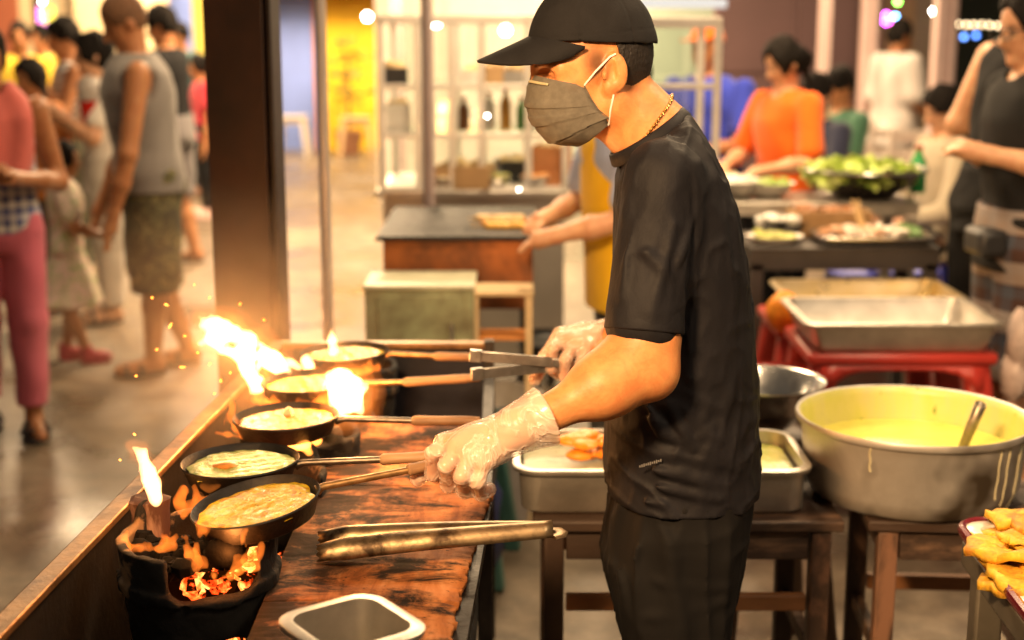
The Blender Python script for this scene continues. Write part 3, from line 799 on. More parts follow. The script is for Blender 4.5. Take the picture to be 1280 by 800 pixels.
def build_stoves():
    dm = stove_mesh(); rn = random.Random(5); root = None
    spec = [(Z(248, 676, .815), 0, 'nearest sooty bucket stove, fire glowing through its open mouth'), (Z(322, 590, .80)+Vector((0, .03, 0)), .25, 'second sooty bucket stove, below the pale green omelette'),
            (Z(372, 540, .80)+Vector((0, .03, 0)), -1.3, 'third bucket stove, yellow fire showing beneath its pan'), (Z(395, 493, .80)+Vector((0, .03, 0)), -1.5, 'fourth bucket stove, beside the white fireball'), (Z(432, 455, .80)+Vector((0, .03, 0)), -1.4, 'farthest bucket stove, at the back end of the trough')]
    for i, (p, rz, lab) in enumerate(spec):
        loc = Vector((p.x, p.y, .482))
        if i == 0:
            root = thing('bucket_stove', lab, 'stove', loc, rz, 'bucket stoves in the trough')
            link('drum', dm, stove_mat, root)
            m = MB()
            for k in range(110):
                a = rn.uniform(0, 2*PI); r = rn.uniform(0, 1)**.5*.100; q = rn.uniform(.010, .019)
                if r*math.cos(a) < .0 and r*math.sin(a) < .035: continue
                m.blob((r*math.cos(a), r*math.sin(a), .262+rn.uniform(-.012, .012)), (q, q*.8, q*.7), 7, 5, wob=.15, rnd=rn)
            c = m.build('embers', ember, root); c['kind'] = 'stuff'
            m = MB()
            for k in range(60):
                x_, y_ = rn.uniform(-.098, .012), rn.uniform(-.098, .04); q = rn.uniform(.012, .02)
                if math.hypot(x_, y_) < .092: m.blob((x_, y_, .284+rn.uniform(-.01, .012)), (q, q*.8, q*.8), 7, 5, wob=.18, rnd=rn)
            c = m.build('charcoal', pmat('coal_black', (.004, .0035, .003), .95, 0, .4, 40, .6, 60, spec=.2), root); c['kind'] = 'stuff'
            m = MB()
            for k in range(26):
                a = rn.uniform(0, 2*PI); r = rn.uniform(0, .07); q = rn.uniform(.008, .014)
                m.blob((r*math.cos(a), r*math.sin(a), .150+rn.uniform(-.006, .008)), (q, q*.8, q*.7), 7, 5, wob=.15, rnd=rn)
            c = m.build('ash_embers', ember, root); c['kind'] = 'stuff'
            first = root
            root.scale = (1, 1, 1.11)
        else: dup(first, loc, rz, lab).scale = (1, 1, 1)
    return spec
STOVES = build_stoves()
# charred lump in the first stove's mouth and the burning log on its rim
o = MB().blob((0, 0, 0), (.034, .026, .028), 12, 8, wob=.10).build('charred_lump', pmat('lump_black', (.004, .0035, .003), .95, 0, .4, 40, .8, 60, spec=.1)); o.location = W(283, 690, 2.035)
props(o, 'black charred lump sitting in the mouth of the nearest stove', 'charcoal')
lg = Z(188, 672, .79); t = thing('burning_log', 'short charred log standing upright in the nearest stove, flaming at its top', 'log', lg)
m = MB(); m.lathe([(0, 0), (.030, 0), (.031, .02), (.029, .045), (.032, .066), (.024, .070), (0, .066)], seg=18, wob=lambda a, z: .10*math.sin(3*a+20*z)+.05*math.sin(7*a))
m.build('log', pmat('charred_wood', (.045, .022, .014), .8, 0, .5, 30, .7, 50, c2=(.30, .20, .15), c2scale=12, thr=(.5, .6), emit=(1, .18, .05), estr=.06, stretch=(1, 1, .3)), t)

# --- frying pans and what cooks in them
def food_mat(name, a, b, c, spots, rough=.16):
    m, nt, out = nodes(name); s = N(nt, 'ShaderNodeBsdfPrincipled'); nt.links.new(s.outputs[0], out.inputs[0])
    v = coords(nt); n = noise(nt, 75, 7, .72, v, .8); n2 = noise(nt, 26, 6, .65, v, 1.2)
    col = ramp(nt, n.outputs[0], [(.32, a), (.5, b), (.68, c)]).outputs[0]
    k = ramp(nt, n2.outputs[0], [(.55, (0, 0, 0)), (.66, (1, 1, 1))]).outputs[0]; col = mixc(nt, k, col, spots); nt.links.new(col, s.inputs[0])
    s.inputs['Roughness'].default_value = rough; s.inputs['Coat Weight'].default_value = .22; s.inputs['Coat Roughness'].default_value = .12
    s.inputs['Subsurface Weight'].default_value = .1; s.inputs['Subsurface Radius'].default_value = (.01, .006, .002)
    bp = N(nt, 'ShaderNodeBump'); bp.inputs['Strength'].default_value = .9; bp.inputs['Distance'].default_value = .006; nt.links.new(n.outputs[0], bp.inputs['Height']); nt.links.new(bp.outputs[0], s.inputs['Normal'])
    return m
egg_gold = food_mat('egg_golden', (.52, .29, .006), (.70, .46, .012), (.76, .60, .06), (.52, .24, .008))
egg_green = food_mat('egg_green', (.26, .33, .05), (.50, .52, .12), (.66, .62, .22), (.34, .42, .07), .3)
egg_orange = food_mat('egg_orange', (.38, .14, .01), (.54, .26, .015), (.64, .40, .05), (.34, .09, .006))
def build_pans():
    spec = [  # rim centre, handle start/end columns, grip start, tilt axis end
        ((319, 625), .878, (402, 605), (545, 580), 510, egg_gold, 'nearest black frying pan, tipped, its wooden grip held by the gloved hand', 'golden bubbling omelette in the nearest tipped pan', W(545, 580, 2.20)),
        ((300, 574), .865, (374, 572), (545, 570), 478, egg_green, 'second frying pan, handle end hidden behind the gloved hand', 'pale green omelette with one orange patch on top', None),
        ((357, 519), .865, (425, 519), (600, 526), 518, egg_orange, 'third frying pan, brown grip ending just above the glove', 'orange-brown omelette in the pan in front of the fireball', None),
        ((387, 475), .870, (458, 476), (600, 472), 513, egg_gold, 'fourth frying pan, its orange-lit grip under the tongs', 'bright egg mix lit by flames in the fourth pan', None),
        ((430, 438), .870, (486, 445), (612, 462), 545, egg_gold, 'farthest frying pan, a small flame standing in it', 'shiny yellow egg mix in the farthest pan', None)]
    body = MB(); body.lathe([(0, 0), (.080, 0), (.088, .004), (.0985, .032), (.1020, .036), (.1005, .0385), (.0965, .034), (.086, .0075), (.078, .005), (0, .005)], seg=56)
    for i, (pc, zr, hs, he, gs, fm, lab, flab, end) in enumerate(spec):
        c = Z(pc[0], pc[1], zr); e = end or W(he[0], he[1], c.y-.02)
        if not end: e.z = max(e.z, zr-.012)
        ax = (e-c).normalized(); side = Vector((0, 0, 1)).cross(ax).normalized(); 
        if end: ax = Vector((ax.x, ax.y, 0)).normalized()*math.cos(R(10))+Vector((0, 0, math.sin(R(10)))); side = Vector((0, 0, 1)).cross(ax).normalized()
        else: ax = Vector((ax.x, ax.y, .03)).normalized(); side = Vector((0, 0, 1)).cross(ax).normalized()
        up = ax.cross(side); M = Matrix((ax, side, up)).transposed()
        o = thing('frying_pan', lab, 'frying pan', c - up*.0385, 0, 'frying pans on the stoves'); o.rotation_euler = M.to_euler()
        Mi = M.inverted()
        if i == 0: b0 = body.build('pan_body', black_iron, o, smooth=R(50)); 
        else:
            bb = b0.copy(); COL.objects.link(bb); bb.parent = o
        L = lambda p: Mi @ (p - (c - up*.0385))
        pe = L(e); q = (gs-hs[0])/(he[0]-hs[0]); ps = Vector((.096, 0, .026)); pg = ps.lerp(pe, q)
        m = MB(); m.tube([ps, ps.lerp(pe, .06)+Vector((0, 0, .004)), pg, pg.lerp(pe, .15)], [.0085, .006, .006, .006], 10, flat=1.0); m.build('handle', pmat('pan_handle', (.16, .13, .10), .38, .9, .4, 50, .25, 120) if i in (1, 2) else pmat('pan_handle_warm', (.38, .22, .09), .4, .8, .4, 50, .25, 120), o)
        m = MB(); m.tube([pg, pg.lerp(pe, .05), pg.lerp(pe, .35), pg.lerp(pe, .8), pe], [.0095, .0125, .0115, .012, .0095], 12, flat=.8); m.build('grip', wood_grip, o)
        # food
        rn = random.Random(i+20); fb = MB(); rows = []; nr = 22; na = 64
        ph = [rn.uniform(0, 6) for _ in range(8)]
        for r in range(nr+1):
            q = r/nr; row = []
            for a in range(na+1):
                an = 2*PI*a/na; rad = .0955*q*(1+ (.03*math.sin(3*an+ph[0])+.025*math.sin(7*an+ph[1])+.02*math.sin(13*an+ph[2]) - .04)*q**3)
                x, y = rad*math.cos(an), rad*math.sin(an)
                z = .0305+.0010*math.sin(70*x+ph[3])*math.sin(65*y+ph[4])+.0006*math.sin(210*x+ph[5]+90*y)+.0006*math.sin(230*y-80*x+ph[6])+rn.uniform(-.0007, .0007) - .004*max(0, q-.85)/.15
                row.append((x, y, z))
            rows.append(row)
        fb.grid(rows); f = fb.build('omelette', fm, smooth=True); f.location = o.location; f.rotation_euler = o.rotation_euler
        props(f, flab, 'omelette')
        if i == 1:
            ob = MB().blob((-.022, -.012, .0315), (.024, .017, .006), 14, 6, wob=.14).build('browned_patch', pmat('browned_egg', (.62, .26, .05), .3, 0, .3, 60, .5), f)
        if i == 2:
            cb = MB().blob((.0, .03, .034), (.012, .012, .014), 6, 4, wob=.2).build('egg_bit', pmat('egg_bit', (.72, .50, .28), .4), f)
build_pans()

# --- long tongs lying on the board and the square container
def build_board_items():
    A = Z(398, 694, .768); B = Z(690, 667, .790); t = thing('long_tongs', 'long brassy steel tongs lying across the scorched board', 'tongs', A)
    gold = pmat('tong_brass', (.34, .245, .14), .40, .9, .35, 20, .15, 80, c2=(.06, .04, .025), c2scale=16, thr=(.48, .66))
    d = (B-A); u = d.normalized(); s = Vector((0, 0, 1)).cross(u).normalized()
    def chan(name, off, r0):
        m = MB(); rows = []; n = 24
        for i in range(n+1):
            q = i/n; c = d*q + s*(off*(1-q)**.7) + Vector((0, 0, .002*math.sin(PI*q))); w = r0*(1.15-.3*q) if i > 2 else r0*(.8+.12*i)
            row = []
            for k in range(13):
                a = PI*k/12
                sc = .0025*(1 if (k % 2) else -1) if i == 0 else 0
                row.append(c + s*(-w*math.cos(a)) + Vector((0, 0, w*1.15*math.sin(a))) + u*sc)
            rows.append(row)
        m.grid(rows); o = m.build(name, gold, t, smooth=True); o.modifiers.new('t', 'SOLIDIFY').thickness = .0018
    chan('arm', -.010, .021); chan('arm', .058, .018)
    m = MB(); m.tube([d-s*.016, d-s*.012+u*.012, d+u*.016, d+s*.012+u*.012, d+s*.016], .0035, 8, flat=3.2, up=tuple(s)); m.build('spring_bow', gold, t)
    # container: corners of its rim seen in the photo
    p1, p2, p3 = Z(332, 771, .842), Z(465, 736, .842), Z(545, 773, .842)
    ex = (p2-p1); lx = ex.length; ex.normalize(); ey = Vector((-ex.y, ex.x, 0)); ly = .17
    c = p1 + ex*lx/2 - ey*ly/2; M = Matrix((ex, ey, Vector((0, 0, 1)))).transposed()
    t = thing('steel_container', 'small square stainless container with rolled rim on the near board', 'container', (c.x, c.y, .755)); 
    MB().tray((0, 0, 0), lx-.03, ly-.03, .087, lip=.009, taper=.86, M=M, rad=.028).build('pan', steel_used, t, smooth=R(45))
    m = MB(); P = [M @ Vector((math.cos(a)*(lx-.055)/2, math.sin(a)*(ly-.055)/2, .010)) for a in [2*PI*k/24 for k in range(24)]]
    m._add(P, [tuple(range(24))]); f = m.build('cooking_oil', pmat('oil', (.35, .26, .08), .08, 0, .1, spec=.6)); f.location = t.location; props(f, 'thin layer of yellow oil in the square steel container', 'oil')
build_board_items()

# --- fire
def vol_flame(name, c, s):
    m, nt, out = nodes(name); e = N(nt, 'ShaderNodeEmission'); e.inputs[0].default_value = c4(c); e.inputs[1].default_value = s
    nt.links.new(e.outputs[0], out.inputs['Volume']); return m
fl_white = vol_flame('flame_white', (1, .52, .20), 230); fl_halo = vol_flame('flame_edge', (1, .24, .03), 10); fl_halo2 = vol_flame('flame_glow', (1, .22, .03), 3.5); fl_yel = vol_flame('flame_yellow', (1, .33, .05), 200); fl_or = vol_flame('flame_orange', (1, .20, .018), 60); fl_lick = vol_flame('flame_lick', (1, .20, .02), 70); fl_dim = vol_flame('flame_dim', (1, .24, .03), 34)
def flame(label, polys, mat, h=.004, flat=.0, wob=.0035, k=.012, cuts=(), group='flames on the stoves', halo=0, rag=0):
    """polys: lists of (column, row, distance, radius in px)"""
    P = []
    for pl in polys:
        pts = [(W(a, b, y), r/FPX*y) for a, b, y, r in pl]; P.append(pts)
    al = np.array([p for q in P for p, r in q]); rm = max(r for q in P for p, r in q)
    F = Field(al.min(0)-rm-.02, al.max(0)+rm+.02, h)
    for q in P:
        for i in range(len(q)-1): F.add(cone(q[i][0], q[i+1][0], q[i][1], q[i+1][1]), k)
    for (a, b, y, r) in cuts: F.cut(ell(W(a, b, y), (r[0]/FPX*y, .2, r[1]/FPX*y)), .004)
    s0 = random.uniform(0, 6)
    if rag: near_warp(F, lambda x, y, z: rag*((vnoise(x*70+s0, y*70, z*45-s0)-.5)+.6*(vnoise(x*160, y*160+s0, z*120)-.5)), .05)
    F.warp(lambda x, y, z: wob*(np.sin(75*x+s0+40*z)*np.sin(60*z+2*s0-30*x)+.5*np.sin(160*x-90*z+s0)*np.sin(120*y+150*z)))
    o = link('flame', F.mesh('flame', 2), mat); props(o, label, 'flame', group)
    if halo:
        for nm_, hs, mt in (('outer_flame', 1, fl_halo), ('flame_glow', 2.4, fl_halo2)):
            G = Field(al.min(0)-rm-.07, al.max(0)+rm+.07, h*1.3)
            for q in P:
                for i in range(len(q)-1): G.add(cone(q[i][0], q[i+1][0], q[i][1]*1.1+halo*hs, q[i+1][1]*1.1+halo*.7*hs), k)
            near_warp(G, lambda x, y, z: .030*(vnoise(x*38+s0, y*38, z*30-s0)-.5)+.012*(vnoise(x*90, y*90+s0, z*70)-.5), .06)
            c = link(nm_, G.mesh(nm_, 1), mt); c.parent = o
    return o
flame('large forked white flame leaping left over the trough corner', [
    [(359, 466, 2.98, 6), (342, 452, 2.97, 13), (312, 434, 2.95, 15), (285, 415, 2.93, 12), (262, 403, 2.92, 7), (248, 396, 2.92, 2)],
    [(318, 496, 2.92, 3), (321, 478, 2.93, 10), (312, 456, 2.94, 12), (298, 441, 2.94, 9), (285, 436, 2.93, 7), (273, 425, 2.92, 8), (268, 412, 2.92, 8)],
    [(282, 420, 2.92, 9), (262, 421, 2.92, 8), (250, 430, 2.91, 3)], [(272, 408, 2.92, 9), (256, 408, 2.91, 4), (242, 404, 2.91, 1.5)]], fl_white, .004, cuts=[(288, 432, 2.93, (9, 5)), (319, 447, 2.94, (3, 16))], halo=.010, rag=.012)
flame('round white fireball beside the fourth pan', [[(434, 494, 2.70, 22), (430, 484, 2.70, 22), (418, 474, 2.71, 10)], [(440, 505, 2.70, 14), (428, 512, 2.70, 9)]], fl_white, wob=.004, halo=.014, rag=.018)
flame('thin upright candle-like flame in the farthest pan', [[(417, 440, 3.08, 6), (415, 425, 3.08, 5), (414, 411, 3.08, 1.5)]], fl_white, .003, wob=.0005)
flame('small pointed flame behind the fourth pan', [[(386, 458, 3.02, 8), (383, 450, 3.02, 6), (384, 444, 3.02, 2)]], fl_white, .003, wob=.001)
flame('low streak of flame left of the small pointed flame', [[(354, 448, 3.02, 3), (362, 453, 3.02, 5), (374, 459, 3.02, 4)]], fl_white, .003, wob=.001)
flame('curling flame rising from the upright log', [[(194, 622, 2.06, 10), (190, 604, 2.06, 9), (184, 585, 2.06, 7.5), (176, 568, 2.05, 7), (166, 560, 2.05, 4)]], fl_white, .0026, wob=.0014, k=.008, halo=.004, rag=.008)
flame('orange flames licking out of the mouth of the nearest stove', [[(236, 692, 2.02, 5), (233, 672, 2.015, 5), (229, 656, 2.01, 1)], [(252, 706, 2.0, 5), (247, 682, 2.0, 5), (252, 664, 2.005, 4), (246, 652, 2.01, 1)], [(268, 716, 2.0, 5), (285, 722, 2.0, 5), (300, 714, 2.0, 6), (306, 694, 2.0, 7), (303, 676, 2.0, 5), (309, 658, 2.005, 1)],
      [(318, 706, 2.01, 5), (321, 684, 2.01, 4), (316, 664, 2.015, 1)], [(252, 706, 2.0, 5), (268, 716, 2.0, 5)], [(300, 700, 2.02, 5), (318, 706, 2.01, 5)], [(236, 692, 2.02, 5), (252, 706, 2.0, 5)]], fl_lick, .0022, wob=.001, k=.006, rag=.016)
flame('small flames round the foot of the upright log', [[(158, 682, 2.06, 4), (156, 672, 2.06, 3), (159, 664, 2.06, 1)], [(158, 682, 2.06, 4), (176, 686, 2.04, 4), (200, 685, 2.04, 5), (214, 682, 2.04, 4)], [(200, 685, 2.04, 5), (205, 672, 2.04, 4), (202, 660, 2.04, 1)], [(214, 682, 2.04, 4), (222, 664, 2.03, 3), (220, 650, 2.03, 1)]], fl_lick, .0022, wob=.001, k=.006, rag=.012)
flame('ragged orange flames along the left edge of the third pan', [[(292, 530, 2.62, 2), (286, 518, 2.62, 4), (290, 508, 2.63, 3), (284, 498, 2.63, 1)], [(292, 530, 2.62, 2), (302, 540, 2.6, 4), (318, 546, 2.58, 3)]], fl_lick, .003, wob=.001, rag=.016)
flame('ragged orange flames between the third and fourth pans', [[(318, 500, 2.86, 4), (322, 486, 2.87, 5), (334, 472, 2.9, 4), (330, 460, 2.92, 1)], [(318, 500, 2.86, 4), (345, 504, 2.82, 6), (375, 507, 2.80, 6), (400, 503, 2.78, 6)], [(345, 504, 2.82, 5), (352, 494, 2.84, 3), (348, 486, 2.84, 1)]], fl_lick, .003, wob=.001, rag=.018)
flame('ragged flames around the near side of the farthest pan', [[(372, 458, 3.06, 3), (392, 466, 3.04, 5), (420, 468, 3.02, 5), (450, 466, 3.02, 5), (474, 458, 3.04, 3)], [(450, 466, 3.02, 4), (462, 458, 3.02, 3), (466, 448, 3.02, 1)]], fl_lick, .0035, wob=.001, rag=.018)
flame('ragged orange flames between the nearest and second pans', [[(228, 646, 2.16, 3), (224, 628, 2.17, 5), (230, 612, 2.18, 4), (226, 598, 2.18, 1)], [(228, 646, 2.16, 3), (240, 636, 2.18, 5), (256, 628, 2.2, 4), (268, 618, 2.2, 2)], [(240, 636, 2.18, 4), (246, 620, 2.2, 3), (244, 608, 2.2, 1)]], fl_lick, .0026, wob=.001, k=.006, rag=.014)
flame('yellow fire under the third pan', [[(352, 548, 2.60, 9), (372, 552, 2.58, 12), (392, 548, 2.60, 9)], [(378, 556, 2.56, 9), (384, 566, 2.56, 6)]], fl_yel, .003)
flame('fire glowing below the fourth pan', [[(335, 500, 2.86, 5), (370, 503, 2.82, 7), (410, 500, 2.80, 8), (432, 512, 2.72, 10)]], fl_or, .004)
flame('fire glowing below the farthest pan', [[(390, 465, 3.12, 4), (430, 465, 3.08, 6), (462, 464, 3.08, 5)]], fl_or, .004)
flame('low fire between the second and nearest pans', [[(245, 600, 2.30, 3), (258, 606, 2.28, 6), (276, 606, 2.26, 4)]], fl_dim, .003)
flame('thin flame left of the third pan', [[(270, 541, 2.64, 2), (285, 543, 2.62, 3), (300, 546, 2.60, 2)]], fl_or, .0025, wob=.0004)
def fire_light(px, py, y, w, rad=.03, col=(1, .42, .12)):
    l = bpy.data.lights.new('fire_light', 'POINT'); l.energy = w; l.color = col; l.shadow_soft_size = rad; o = bpy.data.objects.new('fire_light', l); COL.objects.link(o); o.location = W(px, py, y)
fire_light(300, 430, 2.90, 8, .06); fire_light(436, 484, 2.68, 5, .03); fire_light(180, 590, 2.05, 2.0, .02); fire_light(285, 690, 2.0, 1.0, .02, (1, .3, .06)); fire_light(372, 545, 2.57, 2.0, .02); fire_light(415, 425, 3.06, 2, .02); fire_light(262, 540, 2.55, 1.5, .03, (1, .34, .07)); fire_light(300, 500, 2.80, 2.5, .03, (1, .34, .07)); fire_light(345, 470, 3.12, 2.5, .03, (1, .34, .07)); fire_light(215, 610, 2.25, .5, .03, (1, .34, .07)); fire_light(470, 500, 3.0, 1.2, .03, (1, .34, .07))
# sparks
sm_ = emat('spark', (1, .33, .04), 9)
rn = random.Random(9)
for i, (a, b, y, L) in enumerate([(213, 407, 2.8, 8), (208, 381, 2.8, 5), (228, 459, 2.75, 7), (190, 372, 2.9, 3), (262, 372, 3.0, 3), (231, 420, 2.9, 3), (170, 470, 2.7, 3), (168, 543, 2.4, 4), (262, 455, 2.9, 4), (276, 476, 2.9, 4), (300, 380, 3., 3), (330, 400, 3., 3), (243, 356, 3., 2), (196, 437, 2.8, 3),
                                    (288, 466, 2.9, 3), (268, 492, 2.8, 3), (247, 441, 2.9, 3), (150, 575, 2.2, 3)]):
    p = W(a, b, y); d = Vector((rn.uniform(-1, 1), 0, rn.uniform(-.5, .5))).normalized()*L/FPX*y
    o = MB().tube([-d*.5, -d*.2, d*.2, d*.5], [.0004, .0014, .0016, .0006], 6).build('spark', sm_); o.location = p
    props(o, 'tiny orange spark flying above the flames', 'spark', 'sparks above the fire')
# warm smoke drifting off the flames
sm, nt, out = nodes('smoke'); v = N(nt, 'ShaderNodeVolumePrincipled'); v.inputs['Color'].default_value = (.92, .78, .62, 1); v.inputs['Anisotropy'].default_value = .2; nt.links.new(v.outputs[0], out.inputs['Volume'])
tc = coords(nt, 'Object', (2.5, 2.7, 2.7)); gr = N(nt, 'ShaderNodeTexGradient', gradient_type='SPHERICAL'); nt.links.new(tc, gr.inputs[0]); n = noise(nt, 7, 4, .6, coords(nt), .6)
cr = ramp(nt, n.outputs[0], [(.30, (.15, .15, .15)), (.66, (1, 1, 1))]); mu = N(nt, 'ShaderNodeMath', operation='MULTIPLY'); nt.links.new(gr.outputs['Fac'], mu.inputs[0]); nt.links.new(cr.outputs[0], mu.inputs[1])
m2 = N(nt, 'ShaderNodeMath', operation='MULTIPLY'); nt.links.new(mu.outputs[0], m2.inputs[0]); m2.inputs[1].default_value = .95; nt.links.new(m2.outputs[0], v.inputs['Density'])
o = MB().blob((0, 0, 0), (.48, .42, .42), 32, 20).build('smoke', sm); o.location = W(268, 432, 2.95); props(o, 'thin warm smoke hanging round the big flame', 'smoke', kind='stuff')
# ================================================================== people in the market
SK = {'tan': skin_mat('skin_tan', (.42, .20, .09)), 'light': skin_mat('skin_light', (.58, .34, .20)), 'brown': skin_mat('skin_brown', (.33, .15, .065))}
hair_m = pmat('hair_dark', (.009, .007, .006), .8, 0, .4, 60, .4, 120, spec=.15)
def stripes(name, a, b, scale, axis=2, w=.5):
    m, nt, out = nodes(name); s = N(nt, 'ShaderNodeBsdfPrincipled'); nt.links.new(s.outputs[0], out.inputs[0]); s.inputs['Roughness'].default_value = .85
    x = N(nt, 'ShaderNodeSeparateXYZ'); nt.links.new(coords(nt), x.inputs[0])
    def band(ax, sc, off=0):
        q = N(nt, 'ShaderNodeMath', operation='MULTIPLY'); nt.links.new(x.outputs[ax], q.inputs[0]); q.inputs[1].default_value = sc
        f_ = N(nt, 'ShaderNodeMath', operation='FRACT'); nt.links.new(q.outputs[0], f_.inputs[0])
        g = N(nt, 'ShaderNodeMath', operation='GREATER_THAN'); nt.links.new(f_.outputs[0], g.inputs[0]); g.inputs[1].default_value = w; return g.outputs[0]
    return m, nt, s, band
def stripe_mat(name, a, b, scale, w=.5):
    m, nt, s, band = stripes(name, a, b, scale, w=w); nt.links.new(mixc(nt, band(2, scale), a, b), s.inputs[0]); return m
def plaid_mat(name, base, c1, c2, scale, w=.55):
    m, nt, s, band = stripes(name, base, c1, scale, w=w)
    k = mixc(nt, .5, mixc(nt, band(2, scale), base, c1), mixc(nt, band(1, scale), base, c1))
    k2 = mixc(nt, band(2, scale*.5), k, mixc(nt, .35, k, c2)); nt.links.new(k2, s.inputs[0]); return m
def patch_mat(name, cols, scale):
    m, nt, out = nodes(name); s = N(nt, 'ShaderNodeBsdfPrincipled'); nt.links.new(s.outputs[0], out.inputs[0]); s.inputs['Roughness'].default_value = .9
    n = noise(nt, scale, 3, .55, coords(nt), .6); r = ramp(nt, n.outputs[0], [(.0, cols[0])]+[(.38+.26*i/(len(cols)-1), c) for i, c in enumerate(cols) if i]); r.color_ramp.interpolation = 'CONSTANT'
    nt.links.new(r.outputs[0], s.inputs[0]); return m
def person(label, px, y, head, Ht=1.66, skin='tan', top=None, bottom=None, shoe=None, hair='short', arms=None, legs=None, lean=0., sit=0., nod=0., turn=0., wide=1., group=None, h=.011, tint=None, cap=None, x=None):
    """head: direction faced, degrees (0 right, 90 away, 180 left, 270 towards the camera). Joints in units of height."""
    root = thing('person', label, 'person', (X(px, y, 1.0) if x is None else x, y, 0), R(head), group)
    S = Ht; dz = (.52*S-sit) if sit else 0
    sh = lambda z: lean*max(0, z-.5)/.35
    def J(p): return np.array((p[0]*S+sh(p[2])*S, p[1]*S, p[2]*S-dz), f32)
    arms = arms or {}; legs = legs or {}
    F = Field((-.55, -.55, -.01), (.75, .55, 1.12*S if not sit else Ht*.85), h)
    rows = [(.46, 0, .070, .105), (.50, 0, .088, .150*.62), (.54, 0, .062, .098), (.60, 0, .054, .086), (.67, .004, .060, .090), (.75, .004, .064, .096), (.80, 0, .054, .098), (.825, 0, .042, .070), (.84, 0, .032, .045)]
    rows[0] = (.46, 0, .05, .075); rows[1] = (.50, -.004, .062, .096)
    def trows(g=0): return [((z*S-dz), (cx+sh(z))*S, 0, a*S*wide+g, b*S*wide+g) for z, cx, a, b in rows]
    F.add(zloft(trows(), 0, 2.3), .02)
    armj = {}
    for s, nm in ((1, 'L'), (-1, 'R')):
        e, w = arms.get(nm, ((-.015, .138*s, .615), (.02, .142*s, .465)))
        a, e, w = J((0, .108*s*wide, .80)), J(e), J(w); armj[nm] = (a, e, w)
        F.add(cone(a, e, .030*S, .024*S), .03); F.add(cone(e, (e+w)/2, .024*S, .0235*S), .02); F.add(cone((e+w)/2, w, .0235*S, .016*S), .02)
        d = (w-e)/np.linalg.norm(w-e); k = w+d*.045*S; sd = np.cross(d, (0, 0, 1)); n_ = np.linalg.norm(sd); sd = sd/n_ if n_ > .2 else np.array((1, 0, 0))
        F.add(cone(w, k, .017*S, .020*S), .015)
        for j in range(4):
            f0 = k+sd*(j-1.5)*.011*S; f1 = f0+d*(.026-.002*abs(j-1.4))*S+np.array((0, 0, -.004*S)); f2 = f1+d*.016*S+np.array((0, 0, -.012*S))
            F.add(cone(f0, f1, .0066*S, .006*S), .006); F.add(cone(f1, f2, .006*S, .005*S), .004)
        F.add(cone(w+d*.01*S+sd*.014*S, w+d*.042*S+sd*.034*S, .0075*S, .006*S), .008)
    legj = {}
    for s, nm in ((1, 'L'), (-1, 'R')):
        hp = J((0, .052*s, .50))
        if sit: kn = hp+np.array((.25*S, .03*s, .02)); an = np.array((kn[0]-.02, kn[1], .08), f32)
        else:
            kx, ax = legs.get(nm, (0, 0))[:2]; lift = legs.get(nm, (0, 0, 0))[2] if len(legs.get(nm, ())) > 2 else 0
            kn = np.array((kx*S, .055*s*S, (.285+lift*.4)*S), f32); an = np.array((ax*S, .052*s*S, (.045+lift)*S), f32)
        legj[nm] = (hp, kn, an)
        F.add(cone(hp, kn, .050*S*wide, .034*S), .03); F.add(cone(kn, kn*.6+an*.4, .034*S, .034*S), .02); F.add(cone(kn*.6+an*.4, an, .034*S, .021*S), .02)
        F.add(cone(an+np.array((-.012*S, 0, -.018*S)), an+np.array((.085*S, .008*s*S, -.029*S)), .024*S, .017*S), .02)
    # neck and head
    hc = J((.018, 0, .930)); t, n_ = R(turn), R(nod)
    f_ = np.array((math.cos(t)*math.cos(n_), math.sin(t)*math.cos(n_), -math.sin(n_))); l_ = np.array((-math.sin(t), math.cos(t), 0)); u_ = np.cross(f_, l_); A = [f_, l_, u_]
    q = .94*S/1.66
    P = lambda a, b, c: hc+(f_*a+l_*b+u_*c)*q
    F.add(cone(J((0, 0, .81)), P(-.015, 0, -.06), .036*S, .033*S), .02)
    F.add(ell(P(-.004, 0, .012), np.array((.098, .076, .105))*q, A), .02); F.add(ell(P(.03, 0, -.05), np.array((.062, .058, .080))*q, A), .025)
    F.add(cone(P(.045, 0, -.108), P(.068, 0, -.118), .024*q, .018*q), .02)
    F.add(cone(P(.092, 0, -.02), P(.108, 0, -.055), .010*q, .014*q), .012)
    for s in (1, -1):
        F.add(ell(P(-.012, .078*s, -.025), np.array((.020, .011, .032))*q, A), .006); F.cut(ell(P(.098, .032*s, -.022), np.array((.016, .018, .011))*q, A), .008)
    if not sit: F.below(.004)
    me = F.mesh('body'); V = F.V; L = ((V-hc) @ np.array(A).T)/q; tt = np.zeros(len(V))
    def spot(c, r, v): 
        d = np.sqrt((((L-np.array(c))/np.array(r))**2).sum(1)); return v*np.clip((1-d)/.4, 0, 1)
    for s in (1, -1):
        tt = np.maximum(tt, spot((.085, .032*s, .000), (.025, .026, .010), .75)); tt = np.maximum(tt, spot((.085, .032*s, -.024), (.022, .018, .009), .85))
    tt = np.maximum(tt, spot((.092, 0, -.082), (.02, .026, .008), .45))
    if tint: tt = np.maximum(tt, tint(V, armj, S))
    set_tint(me, V, tt); link('body', me, SK[skin], root)
